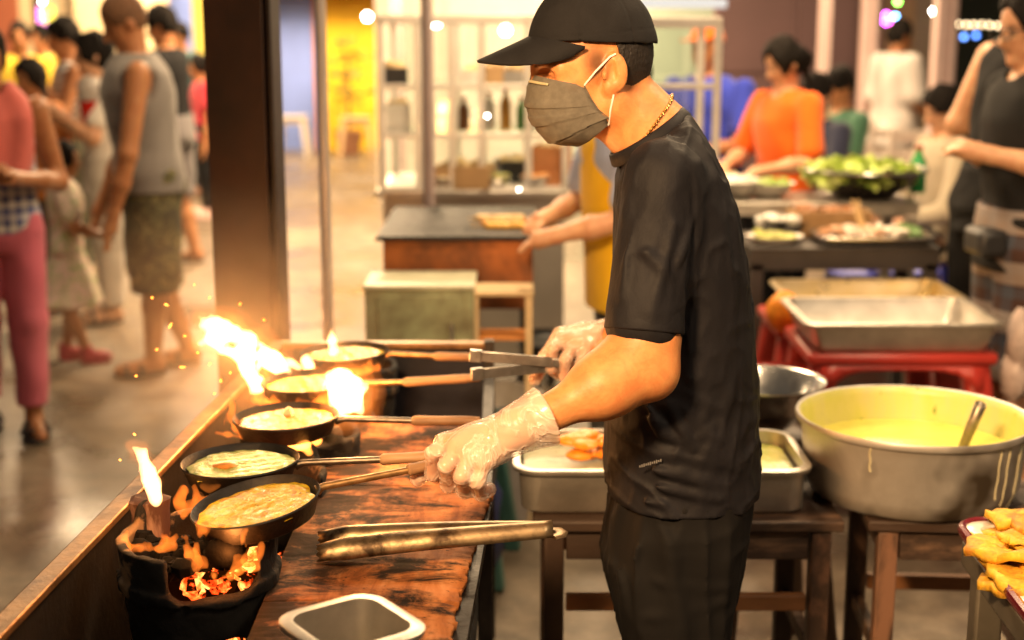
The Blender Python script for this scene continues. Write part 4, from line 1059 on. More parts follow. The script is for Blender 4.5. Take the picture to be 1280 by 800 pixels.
    # hair
    if hair != 'none':
        g = Field(P(0, 0, 0)-.30, P(0, 0, 0)+.30, .009); th = .004 if hair == 'crop' else .013
        g.add(ell(P(-.008, 0, .016), np.array((.102+th, .079+th, .108+th))*q, A), 0)
        if hair == 'long': g.add(cone(P(-.07, 0, 0), P(-.085, 0, -.20), .065*q, .05*q), .03)
        if hair == 'pony': g.add(cone(P(-.10, 0, .02), P(-.135, 0, -.03), .035*q, .032*q), .02); g.add(cone(P(-.135, 0, -.03), P(-.12, 0, -.17), .034*q, .016*q), .02)
        if hair == 'bun': g.add(ell(P(-.10, 0, .06), np.array((.045,)*3)*q), .01)
        g.cut(ell(P(.104, 0, -.045), np.array((.088, .068, .100))*q, A), .012)
        if hair != 'crop': near_warp(g, lambda x, y, z: .022*(vnoise(x*34+px, y*34, z*16)-.5))
        if hair in ('short', 'crop', 'bun'): g.plane(P(-.05, 0, -.078), -u_+f_*.35); g.cut(ell(P(.035, 0, -.075), np.array((.062, .12, .068))*q, A), .012)
        link('hair', g.mesh('hair'), tint_hair if hair == 'crop' else hair_m, root)
    if cap:
        g = Field(P(0, 0, 0)-.3, P(0, 0, 0)+.3, .009); g.add(ell(P(-.004, 0, .02), np.array((.118, .095, .118))*q, A), 0); g.plane(P(0, 0, .035), -u_+f_*.1); g.add(rbox(P(.13, 0, .035), np.array((.05, .07, .006))*q, .005, A), .01)
        link('cap', g.mesh('cap'), cap, root)
    # clothes
    if top:
        g = Field((-.5, -.55, .2), (.7, .55, Ht), h); gr = .013 if top.get('loose') is None else top['loose']; lo = top.get('hem', .46)
        if lo < .50: g.add(zloft([(lo*S-dz-.01, sh(lo)*S, 0, .066*S*wide, .10*S*wide)]+trows()[2:], gr, 2.3), 0)
        else: g.add(zloft(trows(), gr, 2.3), 0)
        if top.get('sleeve', .6) > 0:
            for nm, (a, e, w) in armj.items():
                k = top.get('sleeve', .6); e2 = a+(e-a)*min(k, 1)
                g.add(cone(a, e2, .030*S+gr, .026*S+gr+.006), .02)
                if k > 1: g.add(cone(e, e+(w-e)*(k-1), .026*S+gr, .022*S+gr), .02)
        else:
            for s in (1, -1): g.cut(ell(J((0, .118*s*wide, .79)), np.array((.058, .040, .070))*S), .01)
        g.cut(ell(J((.012, 0, .848)), np.array((.044, .044, .045))*S), .008)
        g.warp(lambda x_, y_, z_: .004*np.sin(26*z_+9*x_+4*np.sin(7*y_))*np.sin(13*y_+5*z_+x_*8))
        g.below(lo*S-dz); link(top.get('name', 'shirt'), g.mesh('shirt', 2), top['mat'], root)
    if bottom:
        g = Field((-.45, -.45, 0), (.65, .45, Ht), h); gr = bottom.get('loose', .012); zc = bottom.get('end', .06)
        if bottom.get('kind') == 'skirt':
            fl = bottom.get('flare', .05); g.add(zloft([(zc*S, 0, 0, .066*S+fl, .09*S+fl), (.40*S, 0, 0, .066*S+fl*.5, .1*S+fl*.4), (.50*S, 0, 0, .066*S, .1*S), (.58*S, 0, 0, .06*S, .092*S)], gr, 2.1), 0)
            g.warp(lambda x_, y_, z_: .008*np.sin(np.arctan2(y_, x_)*9)*np.clip(.5*S-z_, 0, .4)*3)
        else:
            g.add(zloft(trows()[0:4], gr, 2.3), 0)
            for hp, kn, an in legj.values():
                if sit: g.add(cone(hp, kn, .05*S+gr, .036*S+gr), .02); g.add(cone(kn, kn+(an-kn)*.9, .036*S+gr, .03*S+gr), .02) if zc < .2 else None
                else: g.add(cone(hp, kn, .051*S*wide+gr, .037*S+gr+bottom.get('bell', 0)), .02); g.add(cone(kn, an, .037*S+gr+bottom.get('bell', 0), .026*S+gr+bottom.get('bell', 0)*.6), .02)
            g.warp(lambda x_, y_, z_: .004*np.sin(30*z_+8*y_)*np.sin(16*y_+20*x_))
        if not sit: g.below(zc*S)
        g.above(bottom.get('waist', .585)*S-dz); link(bottom.get('name', 'trousers'), g.mesh('trousers', 2), bottom['mat'], root)
    if shoe:
        for hp, kn, an in legj.values():
            m = MB(); c = Vector((an[0]+.035*S, an[1], 0)); z0 = max(0, an[2]-.045*S)
            m.lathe([(0, 0), (.028*S, 0), (.030*S, .012), (.027*S, .020), (0, .020)], (c.x, c.y, z0), 20, sx=2.35, sy=1.15)
            if shoe[1] == 'sandal':
                for dx in (.03, .07): m.tube([(c.x-.035*S+dx*S, c.y-.032*S, z0+.015), (c.x-.035*S+dx*S, c.y-.024*S, z0+.058-dx*.12), (c.x-.035*S+dx*S, c.y+.024*S, z0+.058-dx*.12), (c.x-.035*S+dx*S, c.y+.032*S, z0+.015)], .012, 8, flat=.4)
            else: m.blob((c.x+.005, c.y, z0+.03), (.068*S, .03*S, .030*S), 14, 8); m.tube([(c.x-.04*S, c.y, z0+.02), (c.x-.04*S, c.y, z0+.085)], [.03*S, .027*S], 12)
            m.build(shoe[1] if shoe[1] == 'sandal' else 'shoe', shoe[0], root)
    return root
tint_hair = pmat('hair_crop', (.13, .066, .035), .7, 0, .3, 60, spec=.2)
blk = cloth('cloth_black', (.016, .016, .018)); dshoe = pmat('sandal_dark', (.03, .022, .018), .6)
# ---- left side crowd
pk = person('woman in salmon scarf, checked shirt and pink trousers at the left edge', -8, 5.5, 292, 1.60, 'brown', dict(mat=plaid_mat('blue_check', (.60, .58, .55), (.03, .05, .20), (.1, .12, .3), 22, .5), hem=.50, sleeve=0, loose=.016),
    dict(mat=cloth('pink_cotton', (.44, .10, .15)), end=.075, loose=.012, bell=.006, waist=.6), (pmat('sandal_black', (.02, .018, .018), .5), 'sandal'), 'long', {'L': ((-.01, .150, .62), (.135, .06, .645)), 'R': ((-.01, -.150, .62), (.145, -.02, .66))}, {'L': (.02, .05), 'R': (.01, -.09)}, h=.009)
def add_scarf():
    g = Field((-.3, -.35, .8), (.35, .35, 1.45), .009); S = 1.60
    g.add(zloft([(.635*S, .03, 0, .085*S, .075*S), (.70*S, .02, 0, .076*S, .105*S), (.78*S, .01, 0, .074*S, .112*S), (.83*S, 0, 0, .055*S, .085*S), (.86*S, .0, 0, .045*S, .05*S)], .012, 2.3), 0)
    g.cut(ell((.02, 0, .875*S), (.05*S, .042*S, .06*S)), .01); g.plane((-.08, 0, 1.2), (-1, 0, 0))
    for s in (1, -1): g.cut(ell((0, .20*s, 1.18), (.10, .075, .15)), .01)
    g.warp(lambda x, y, z: .006*np.sin(55*y+2*np.sin(9*z))); link('scarf', g.mesh('scarf', 2), cloth('salmon_cloth', (.50, .115, .10)), pk)
add_scarf()
ch = person('small child in flowered dress and red shoes behind the pink-trousered woman', 76, 6.7, 20, 1.06, 'tan', dict(mat=patch_mat('flower_print', [(.78, .64, .56), (.74, .58, .52), (.42, .52, .24), (.78, .66, .58), (.66, .30, .32)], 20), name='dress_top', hem=.50, sleeve=.7, loose=.016),
    dict(kind='skirt', name='dress_skirt', mat=bpy.data.materials['flower_print'], end=.27, flare=.075), (pmat('red_shoe', (.45, .03, .06), .5), 'shoe'), 'long', {'R': ((.03, -.19, .64), (.13, -.14, .60))}, {'L': (.02, -.03), 'R': (-.02, .06)})
person('man in grey tank top and camouflage shorts with shaved head', 187, 6.55, 196, 1.74, 'tan', dict(mat=cloth('grey_vest', (.20, .185, .175)), sleeve=0, hem=.49, loose=.034), dict(mat=patch_mat('camo', [(.035, .035, .022), (.10, .10, .045), (.045, .04, .02), (.19, .17, .075), (.03, .032, .02)], 13), name='shorts', end=.225, loose=.030, bell=.022), (dshoe, 'sandal'), 'crop',
       {'L': ((.05, .165, .60), (.10, .150, .45)), 'R': ((.05, -.165, .60), (.12, -.13, .46))}, {'L': (.00, .02), 'R': (.01, -.08)}, lean=.025, nod=22, turn=8, wide=1.2, h=.009)
person('man in black t-shirt and grey shorts behind the tank-top man', 212, 9.6, 172, 1.72, 'tan', dict(mat=blk, hem=.46), dict(mat=cloth('grey_short', (.12, .11, .115)), name='shorts', end=.27, loose=.03, bell=.02), (dshoe, 'sandal'), 'short', {'R': ((.03, -.15, .62), (.12, -.10, .58)), 'L': ((-.02, .15, .61), (.0, .16, .46))}, {'L': (.03, .09), 'R': (0, -.06)}, nod=12, wide=1.12)
person('person in striped top and olive trousers in the left crowd', 92, 8.9, 205, 1.64, 'tan', dict(mat=stripe_mat('striped_top', (.62, .58, .55), (.10, .09, .10), 22, .55), sleeve=0, hem=.52), dict(mat=cloth('olive_cloth', (.10, .10, .065)), end=.08, loose=.025, bell=.02), (dshoe, 'sandal'), 'short', {'L': ((.05, .13, .66), (.13, .07, .76)), 'R': ((.05, -.13, .66), (.14, -.06, .75))}, nod=10)
person('person in yellow shirt between the left-edge heads', 30, 11.5, 290, 1.62, 'tan', dict(mat=cloth('yellow_cloth', (.62, .42, .03)), hem=.46), dict(mat=blk), (dshoe, 'sandal'), 'short', {'L': ((.05, .15, .63), (.15, .1, .68))}, wide=1.1)
person('person in mustard shirt further back on the left', 58, 12.5, 250, 1.60, 'tan', dict(mat=cloth('mustard_cloth', (.55, .34, .06)), hem=.46), dict(mat=cloth('denim_dark', (.04, .05, .09))), (dshoe, 'sandal'), 'long')
person('person in orange top with brown hair beside the salmon scarf', 46, 7.9, 240, 1.42, 'brown', dict(mat=cloth('orange_dull', (.55, .20, .05)), hem=.46), dict(mat=cloth('brown_cloth', (.10, .06, .04))), (dshoe, 'sandal'), 'long')
pw = person('person in white top holding a red drink, partly behind the tank-top man', 128, 7.7, 200, 1.56, 'light', dict(mat=cloth('white_cloth', (.70, .66, .60)), hem=.45), dict(mat=cloth('pale_cloth', (.50, .46, .40)), loose=.02), (dshoe, 'sandal'), 'long', {'L': ((.04, .15, .65), (.13, .09, .72)), 'R': ((.06, -.13, .65), (.14, -.04, .70))})
person('person in teal shirt far back beside the brown post', 230, 13.5, 230, 1.62, 'tan', dict(mat=cloth('teal_cloth', (.06, .12, .13)), hem=.46), dict(mat=blk), (dshoe, 'sandal'), 'short', wide=1.1)
person('person in red top and black trousers just left of the brown post', 254, 12.0, 200, 1.36, 'tan', dict(mat=cloth('red_cloth', (.48, .03, .05)), hem=.48), dict(mat=blk), (pmat('shoe_pale', (.6, .4, .36), .5), 'shoe'), 'long')
# ---- middle
ya = person('vendor in pale blue shirt and yellow apron behind the cook', 786, 4.75, 196, 1.56, 'light', dict(mat=cloth('pale_blue', (.34, .42, .66)), hem=.46, sleeve=.75), dict(mat=cloth('grey_trouser', (.05, .05, .055))), (dshoe, 'sandal'), 'pony', {'L': ((.06, .16, .635), (.185, .12, .605)), 'R': ((.05, -.15, .64), (.15, -.06, .62))}, nod=15, lean=.03, wide=1.1, h=.009)
def add_apron():
    S = 1.56; g = Field((-.3, -.35, .5), (.35, .35, 1.4), .009)
    g.add(zloft([(.42*S, .0, 0, .070*S, .105*S), (.54*S, .01, 0, .068*S, .10*S), (.67*S, .02, 0, .072*S, .095*S), (.78*S, .03, 0, .070*S, .075*S), (.82*S, .03, 0, .055*S, .06*S)], .024, 2.3), 0)
    g.plane((-.01, 0, .9), (-1, 0, -.1)); g.below(.42*S); link('apron', g.mesh('apron', 2), cloth('apron_yellow', (.80, .50, .01)), ya)
add_apron()
person('man in bright blue shirt behind the white framed glass cabinet', 884, 7.3, 230, 1.60, 'tan', dict(mat=cloth('royal_blue', (.035, .06, .50)), hem=.46, sleeve=.7), dict(mat=cloth('navy_cloth', (.03, .04, .12))), (dshoe, 'sandal'), 'none', {'L': ((.05, .15, .63), (.14, .08, .62)), 'R': ((.05, -.15, .63), (.16, -.05, .61))}, cap=cloth('orange_cap', (.75, .16, .02)), wide=1.2)
person('woman in bright orange t-shirt with dark ponytail at the food table', 980, 6.78, 210, 1.54, 'light', dict(mat=cloth('orange_shirt', (.80, .13, .006)), hem=.46, sleeve=.8, loose=.018), dict(mat=blk), (dshoe, 'sandal'), 'pony', {'L': ((.03, .155, .635), (.16, .12, .615)), 'R': ((.04, -.15, .64), (.17, -.06, .62))}, nod=18, turn=-8, wide=.98, h=.009)
# ---- right
person('seated man in navy shirt behind the orange-shirted woman', 1022, 8.2, 215, 1.62, 'light', dict(mat=cloth('navy_shirt', (.03, .035, .07)), hem=.46), dict(mat=blk), (dshoe, 'sandal'), 'short', {'L': ((.06, .15, .62), (.17, .08, .66)), 'R': ((.06, -.15, .62), (.17, -.06, .66))}, sit=.55, nod=12)
person('seated person in green shirt beside the navy-shirted man', 1052, 8.8, 205, 1.60, 'tan', dict(mat=cloth('green_shirt', (.06, .16, .10)), hem=.46), dict(mat=blk), (dshoe, 'sandal'), 'short', {'L': ((.06, .15, .62), (.17, .08, .66)), 'R': ((.06, -.15, .62), (.17, -.06, .66))}, sit=.58, nod=10)
person('man in white t-shirt and white shorts standing far back between pillars', 1117, 11.0, 20, 1.64, 'brown', dict(mat=cloth('white_shirt', (.52, .48, .46)), hem=.42, loose=.03, sleeve=.8), dict(mat=cloth('white_short', (.66, .60, .56)), name='shorts', end=.27, loose=.03), (dshoe, 'sandal'), 'short', {'R': ((.02, -.15, .62), (.12, -.13, .55))}, wide=1.15)
person('seated dark-haired person in pale top, partly behind the tattooed man', 1182, 7.3, 190, 1.62, 'light', dict(mat=cloth('beige_top', (.42, .36, .26)), hem=.46, sleeve=1.6), dict(mat=blk), (dshoe, 'sandal'), 'short', {'L': ((.06, .16, .62), (.19, .10, .58)), 'R': ((.06, -.15, .62), (.18, -.06, .60))}, sit=.52, nod=14, wide=1.15)
def tattoo(V, aj, S):
    a, e, w = aj['R']; d = e-a; t = ((V-a) @ d)/d.dot(d); r = np.linalg.norm(V-a-t[:, None]*d, axis=1)
    pat = np.sin(90*V[:, 2]+40*V[:, 0])*np.sin(80*V[:, 0]+30*V[:, 2])+.5*np.sin(150*V[:, 2])
    return np.where((r < .07) & (t > .0) & (t < .62) & (pat > -.15), .72, 0)*np.clip((.64-t)*8, 0, 1)
person('man in black sleeveless top and black trousers with a tattooed upper arm', 1247, 5.3, 18, 1.85, 'light', dict(mat=blk, sleeve=0, hem=.45, loose=.016), dict(mat=cloth('black_trouser', (.012, .012, .013)), loose=.02, bell=.012), (dshoe, 'shoe'), 'short', {'R': ((-.085, -.165, .675), (.06, -.11, .645)), 'L': ((-.02, .15, .66), (.10, .08, .66))}, lean=.05, nod=15, wide=1.0, tint=tattoo, h=.009)
gl = person('man with glasses, charcoal shirt and plaid shorts holding a small thing at the right edge', 1280, 4.78, 184, 1.72, 'light', dict(mat=cloth('charcoal', (.020, .020, .021)), hem=.46, sleeve=.8, loose=.02), dict(mat=plaid_mat('plaid_short', (.045, .018, .012), (.055, .065, .09), (.55, .45, .38), 12, .55), name='shorts', end=.24, loose=.028, bell=.02), (dshoe, 'sandal'), 'short',
     {'L': ((-.03, .160, .660), (.115, .10, .690)), 'R': ((.0, -.15, .66), (.12, -.0, .690))}, nod=6, turn=12, wide=1.08, h=.0085)
def add_glasses():
    S = 1.72; hc = Vector((.018*S, 0, .93*S)); q = .94*S/1.66; t = R(12); nd = R(6)
    f_ = Vector((math.cos(t)*math.cos(nd), math.sin(t)*math.cos(nd), -math.sin(nd))); l_ = Vector((-math.sin(t), math.cos(t), 0)); u_ = f_.cross(l_); P = lambda a, b, c: hc+(f_*a+l_*b+u_*c)*q
    m = MB(); 
    for s in (1, -1):
        m.tube([P(.108, (.034+.026*math.cos(k*PI/8))*s, -.022+.018*math.sin(k*PI/8)) for k in range(17)], .0028, 6)
        m.tube([P(.106, .060*s, -.012), P(.05, .084*s, -.012), P(-.02, .088*s, -.015)], .0028, 6)
    m.tube([P(.11, -.009, -.016), P(.11, .009, -.016)], .0025, 6); m.build('glasses', pmat('glasses_black', (.02, .02, .02), .3), gl)
    MB().box((.16, .085, .52*S), (.10, .16, .09)).build('waist_bag', pmat('bag_black', (.018, .018, .02), .45), gl, bevel=.02)
add_glasses()
# ================================================================== setting
m, nt, out = nodes('concrete_floor'); b = N(nt, 'ShaderNodeBsdfPrincipled'); nt.links.new(b.outputs[0], out.inputs[0])
v = coords(nt); n1 = noise(nt, .9, 6, .6, v, .5); n2 = noise(nt, 7, 6, .65, v); n3 = noise(nt, 55, 4, .6, v)
col = ramp(nt, n1.outputs[0], [(.3, (.115, .088, .060)), (.52, (.185, .145, .102)), (.7, (.27, .22, .16))]).outputs[0]
k = ramp(nt, n2.outputs[0], [(.40, (0, 0, 0)), (.62, (1, 1, 1))]).outputs[0]; col = mixc(nt, mixc(nt, .7, (0, 0, 0), k), col, (.070, .054, .038))
k = ramp(nt, n3.outputs[0], [(.60, (0, 0, 0)), (.72, (1, 1, 1))]).outputs[0]; col = mixc(nt, mixc(nt, .5, (0, 0, 0), k), col, (.33, .29, .23)); nt.links.new(col, b.inputs[0])
rr = N(nt, 'ShaderNodeMapRange'); nt.links.new(n1.outputs[0], rr.inputs[0]); rr.inputs[1].default_value = .35; rr.inputs[2].default_value = .65; rr.inputs[3].default_value = .18; rr.inputs[4].default_value = .62; nt.links.new(rr.outputs[0], b.inputs['Roughness'])
bp = N(nt, 'ShaderNodeBump'); bp.inputs['Strength'].default_value = .3; bp.inputs['Distance'].default_value = .01; nt.links.new(n2.outputs[0], bp.inputs['Height']); nt.links.new(bp.outputs[0], b.inputs['Normal'])
g = MB()._add([(-40, -6, 0), (40, -6, 0), (40, 60, 0), (-40, 60, 0)], [(0, 1, 2, 3)]).build('ground', m, smooth=False); props(g, kind='structure')
def fl(name, mat, box, lab, cat, group=None):  # standing panel/wall given by (x0,x1,y0,y1,z0,z1)
    x0, x1, y0, y1, z0, z1 = box; o = MB().box((0, 0, (z1-z0)/2), (x1-x0, y1-y0, z1-z0)).build(name, mat, bevel=.004); o.location = ((x0+x1)/2, (y0+y1)/2, z0); return props(o, lab, cat, group)
wall = lambda n_, c, e=0: pmat(n_, c, .7, 0, .14, 1.5, .15, 12)
# --- far shop fronts (left), each a thing with its panels
def shopfront(label, pxs, y, h, mats, awn=None, group=None):
    x0, x1 = X(pxs[0], y), X(pxs[-1], y); t = thing('shop_front', label, 'shop', ((x0+x1)/2, y, 0), 0, group)
    for i in range(len(pxs)-1):
        a, b_ = X(pxs[i], y), X(pxs[i+1], y); d = .02*(i % 2)
        MB().box(((a+b_)/2-(x0+x1)/2, .06+d, h/2), (b_-a-.004, .12, h)).build('wall_panel', mats[i], t)
    if awn: MB().box((0, -.35, 2.06), (x1-x0, .7, .14)).build('awning', awn, t, bevel=.01)
    return t
cream = wall('wall_cream', (.66, .52, .32)); blue_p = wall('wall_blue', (.16, .24, .62)); yel_p = wall('wall_yellow', (.78, .48, .015)); dark_p = wall('wall_dark', (.06, .045, .035)); lil = wall('wall_lilac', (.50, .46, .58)); redb = wall('wall_redbrown', (.36, .11, .055)); org = wall('awning_orange', (.62, .22, .05)); olive = wall('wall_olive', (.40, .34, .06))
shopfront('far left shop with brown-red panel, cream wall and dark doorway', (-60, 28, 46, 60, 96), 18, 3.2, [redb, cream, dark_p, cream])
shopfront('far left shop with cream and lilac-blue panels behind the shaved head', (97, 160, 176, 212), 17.6, 3.2, [cream, lil, cream])
shopfront('far shop with blue panel and mustard curtain left of the brown post', (213, 243, 268), 18.2, 3.2, [blue_p, olive])
shopfront('far blue painted shop wall between the brown post and silver pole', (300, 392), 18.6, 3.2, [blue_p], org)
shopfront('far yellow shop front right of the silver pole', (393, 402, 470, 520), 18.6, 3.2, [org, yel_p, cream], org)
def stain(): pass
# low pale things in front of the coloured walls
def sack(px, py, y, r, mat, lab): 
    p = W(px, py, y); o = MB().blob((0, 0, r[2]), r, 14, 9, wob=.05).build('sack', mat); o.location = (p.x, p.y, 0); props(o, lab, 'sack')
def plant(px, y, lab):
    t = thing('potted_plant', lab, 'plant', (X(px, y), y, 0)); m = MB(); m.lathe([(0, 0), (.13, 0), (.18, .3), (.16, .3), (0, .27)], seg=16); m.build('pot', pmat('pot_clay', (.30, .14, .07), .7), t)
    lm = MB(); rn = random.Random(px)
    for k in range(160):
        a, r, z = rn.uniform(0, 6.28), rn.uniform(.05, .42), rn.uniform(.5, 1.45); c = Vector((r*math.cos(a), r*math.sin(a), z)); s = rn.uniform(.05, .1)
        M = Matrix.Rotation(rn.uniform(0, 6), 3, 'Z') @ Matrix.Rotation(rn.uniform(-1, 1), 3, 'X'); P = [c+M @ Vector(q) for q in ((0, 0, 0), (s, s*.4, .01), (2*s, 0, 0), (s, -s*.4, .01))]; lm._add(P, [(0, 1, 2, 3)])
    lm.build('foliage', pmat('leaf', (.10, .11, .03), .6, 0, .4, 8), t, smooth=False); m = MB(); m.tube([(0, 0, .27), (.02, 0, 1.2)], [.02, .01], 8); m.build('stem', pmat('stem', (.12, .08, .04)), t)
plant(434, 17.9, 'leafy potted plant against the yellow shop front')
# middle back wall: bright stalls behind the cart
shopfront('long pale shop wall behind the glass cart and the cook', (470, 560, 700, 905), 13.2, 3.4, [wall('wall_pale', (.66, .60, .52)), wall('wall_white', (.74, .70, .64)), wall('wall_mint', (.44, .54, .46))])
def maroon():
    y = 12.2; t = thing('panel_wall', 'dark maroon panelled wall behind the seated people', 'wall', (X(985, y), y, 0)); mm_ = wall('maroon', (.10, .055, .058)); x0 = t.location.x
    xs = [890, 992, 1070]
    for i in range(2):
        for z0, z1 in ((.0, 1.18), (1.20, 3.3)):
            a, b_ = X(xs[i], y), X(xs[i+1], y); MB().box(((a+b_)/2-x0, 0, (z0+z1)/2), (b_-a-.03, .08, z1-z0)).build('panel', mm_, t, bevel=.006)
    MB().box(((X(890, y)+X(1070, y))/2-x0, .03, 1.65), (X(1070, y)-X(890, y), .05, 3.28)).build('frame', wall('maroon_light', (.24, .15, .155)), t)
maroon()
shopfront('brown and tan wall behind the man in white', (1072, 1100, 1140, 1168, 1182), 14.2, 3.3, [wall('lilac_dark', (.24, .14, .10)), wall('tan_w', (.36, .23, .11)), wall('brown_w', (.26, .20, .13)), wall('tan_w2', (.44, .27, .10))])
shopfront('dark night shop front at the far right', (1176, 1330), 17.5, 3.4, [wall('night_green', (.020, .026, .018))])
# pillars and poles
pinkp = pmat('pink_pillar', (.56, .40, .38), .5, 0, .08, 3)
def pillar(px, y, w, lab, z0=0., mat=None):
    t = thing('market_pillar', lab, 'pillar', (X(px, y), y, 0)); MB().box((0, 0, (3.4+z0)/2), (w, w, 3.4-z0)).build('shaft', mat or pinkp, t, bevel=.008)
    if z0 < .1: MB().box((0, 0, .03), (w*1.5, w*1.5, .06)).build('base', mat or pinkp, t, bevel=.005)
    for s in (-1, 1): MB().box((s*w*.28, -w/2-.003, (3.4+z0)/2), (.012, .012, 3.38-z0)).build('edge_bead', pmat('bead', (.70, .58, .56), .4), t)
    return t
pillar(1082, 11.4, .115, 'pinkish square pillar left of the man in white'); pillar(1174, 9.0, .125, 'pinkish square pillar right of the man in white'); pillar(1027, 10.8, .085, 'slim pale pillar in front of the maroon wall')
pillar(498, 10.5, .10, 'slim pinkish pillar behind the glass cart'); 
# brown steel post by the stove
def brown_post():
    p0 = W(268, 400, 3.78); x0, x1 = W(270, 400, 3.78).x, W(341, 400, 3.78).x; w = x1-x0
    t = thing('steel_post', 'thick reddish-brown steel post standing behind the stove bench', 'post', ((x0+x1)/2, 3.78, 0), R(-2))
    pm = pmat('post_brown', (.040, .015, .008), .45, .2, .35, 4, .2, 40, c2=(.014, .007, .005), c2scale=2.5, rvar=.12)
    MB().box((0, 0, 1.6), (w, .012, 3.2)).build('front_flange', pm, t, bevel=.002); MB().box((0, .16, 1.6), (w+.03, .012, 3.2)).build('rear_flange', pm, t, bevel=.002); MB().box((0, .083, 1.6), (.012, .148, 3.2)).build('web', pm, t)
    MB().box((w/2+.010, .09, 1.6), (.012, .12, 3.2)).build('side_strip', pmat('post_dark', (.015, .010, .009), .5), t, bevel=.002)
    MB().box((0, .08, .006), (.3, .3, .012)).build('foot_plate', pm, t)
brown_post()
def silver_pole(px, y, r, lab, mat):
    t = thing('metal_pole', lab, 'pole', (X(px, y), y, 0)); MB().tube([(0, 0, 0), (0, 0, 3.2)], r, 20).build('tube', mat, t); MB().lathe([(0, 0), (.08, 0), (.08, .008), (r+.004, .01), (r+.004, .03), (r, .03)], seg=24).build('foot', mat, t)
silver_pole(407, 4.45, .0175, 'thin shiny silver pole right of the brown post', pmat('pole_steel', (.62, .57, .54), .32, .35, .1, 6))
silver_pole(536, 5.7, .024, 'pinkish grey metal pole standing in the glass cart', pmat('pole_pink', (.46, .38, .37), .4, .3, .1, 6))
# --- glass cart
alu = pmat('alu_white', (.70, .66, .60), .35, .2, .08, 12); glass, nt, out = nodes('cart_glass'); gb = N(nt, 'ShaderNodeBsdfGlossy'); gb.inputs[1].default_value = .05; tb = N(nt, 'ShaderNodeBsdfTransparent'); tb.inputs[0].default_value = (.92, .96, .94, 1); mx = N(nt, 'ShaderNodeMixShader'); mx.inputs[0].default_value = .10
nt.links.new(tb.outputs[0], mx.inputs[1]); nt.links.new(gb.outputs[0], mx.inputs[2]); nt.links.new(mx.outputs[0], out.inputs[0])
def cart(label, x0, x1, y0, y1, zc, zt, shelves, posts, base=True, mat=alu, back=None):
    t = thing('glass_cart', label, 'food cart', ((x0+x1)/2, (y0+y1)/2, 0)); o = t.location
    B = lambda n_, a, b_, c, d, e, f, mt=mat, bv=.003: MB().box(((a+b_)/2-o.x, (c+d)/2-o.y, (e+f)/2), (b_-a, d-c, f-e)).build(n_, mt, t, bevel=bv)
    for yy in (y0, y1):
        for xx in posts: B('post', xx-.014, xx+.014, yy-.014, yy+.014, 0 if not base else zc, zt)
        B('rail', x0, x1, yy-.016, yy+.016, zt, zt+.04); 
    for xx in (x0, x1): B('rail', xx-.016, xx+.016, y0+.018, y1-.018, zt, zt+.04)
    for z in shelves: B('shelf', x0+.016, x1-.016, y0+.016, y1-.016, z, z+.008, glass if z > zc+.05 else mat); B('shelf_edge', x0, x1, y0-.012, y0-.002, z-.004, z+.018)
    if base:
        B('cabinet', x0, x1, y0, y1, .12, zc, pmat('cart_steel', (.52, .48, .42), .35, .6, .12, 4)); B('worktop', x0-.03, x1+.03, y0-.03, y1+.03, zc, zc+.03, steel_used)
        for xx in (x0+.05, x1-.05):
            for yy in (y0+.05, y1-.05): B('leg', xx-.015, xx+.015, yy-.015, yy+.015, 0, .12, black_iron)
    B('glass_pane', x0+.015, x1-.015, y1-.004, y1+.004, zc+.03, zt, back or glass, 0)
    return t
yk = 6.2; xs = [X(p, yk) for p in (478, 524, 566, 602, 660, 706)]
cart('tall aluminium and glass food cart with shelves left of the cook', xs[0], xs[-1], yk, yk+.7, .86, 1.60, (.89, 1.12, 1.33), xs)
yk2 = 5.5; cart('white framed glass cabinet behind the cook, its corner in front of the blue shirt', X(770, yk2), X(893, yk2), yk2, yk2+.5, .84, 1.585, (.87, 1.36), (X(770, yk2), X(893, yk2)), back=None)
# goods in the carts
rn = random.Random(21)
white_p = pmat('white_plastic', (.72, .69, .64), .35); tanp = pmat('tan_box', (.42, .26, .12), .7); blackp = pmat('black_plastic', (.02, .02, .022), .4); redp = pmat('red_plastic', (.42, .035, .025), .35, 0, .12, 5, c2=None); greyp = pmat('grey_plastic', (.3, .28, .26), .5)
def put(name, mb, mats, loc, lab, cat, group=None, rz=0, bevel=0): o = mb.build(name, mats, bevel=bevel); o.location = loc; o.rotation_euler[2] = rz; return props(o, lab, cat, group)
def boxthing(name, px, py, y, z, d, mat, lab, cat, group=None): 
    x = X(px, y, z); t = thing(name, lab, cat, (x, y, z), rn.uniform(-.2, .2), group); w_, l_, h_ = d
    m = MB(); th = .006
    for s in (-1, 1): m.box((s*(w_/2-th/2), 0, h_/2), (th, l_, h_)); m.box((0, s*(l_/2-th/2), h_/2), (w_-2*th-.001, th, h_))
    m.box((0, 0, th/2), (w_-2*th-.001, l_-2*th-.001, th)); m.build('tub', mat, t, bevel=.001)
    c = MB()
    for k in range(14): c.blob((rn.uniform(-.4, .4)*(w_-.03), rn.uniform(-.4, .4)*(l_-.03), h_*.8+rn.uniform(0, .025)), rn.uniform(.016, .03), 8, 6, wob=.1, rnd=rn)
    q = c.build('filling', pmat('filling_%s' % name, (.50, .36, .18), .5, 0, .4, 30), t); q['kind'] = 'stuff'
    return t
boxthing('food_tub', 582, 215, 5.98+.3, .895, (.24, .2, .10), tanp, 'brown tub of food on the glass cart counter', 'tub')
boxthing('basket', 640, 210, 6.5, .895, (.14, .16, .10), blackp, 'black basket of food on the glass cart counter', 'basket')
boxthing('carton', 690, 215, 6.35, .895, (.16, .2, .18), pmat('carton_orange', (.46, .19, .07), .7), 'orange-brown carton at the right end of the glass cart counter', 'carton')
boxthing('black_crate', 495, 100, 6.4, 1.338, (.10, .14, .075), blackp, 'small black crate on the top shelf of the glass cart', 'crate')
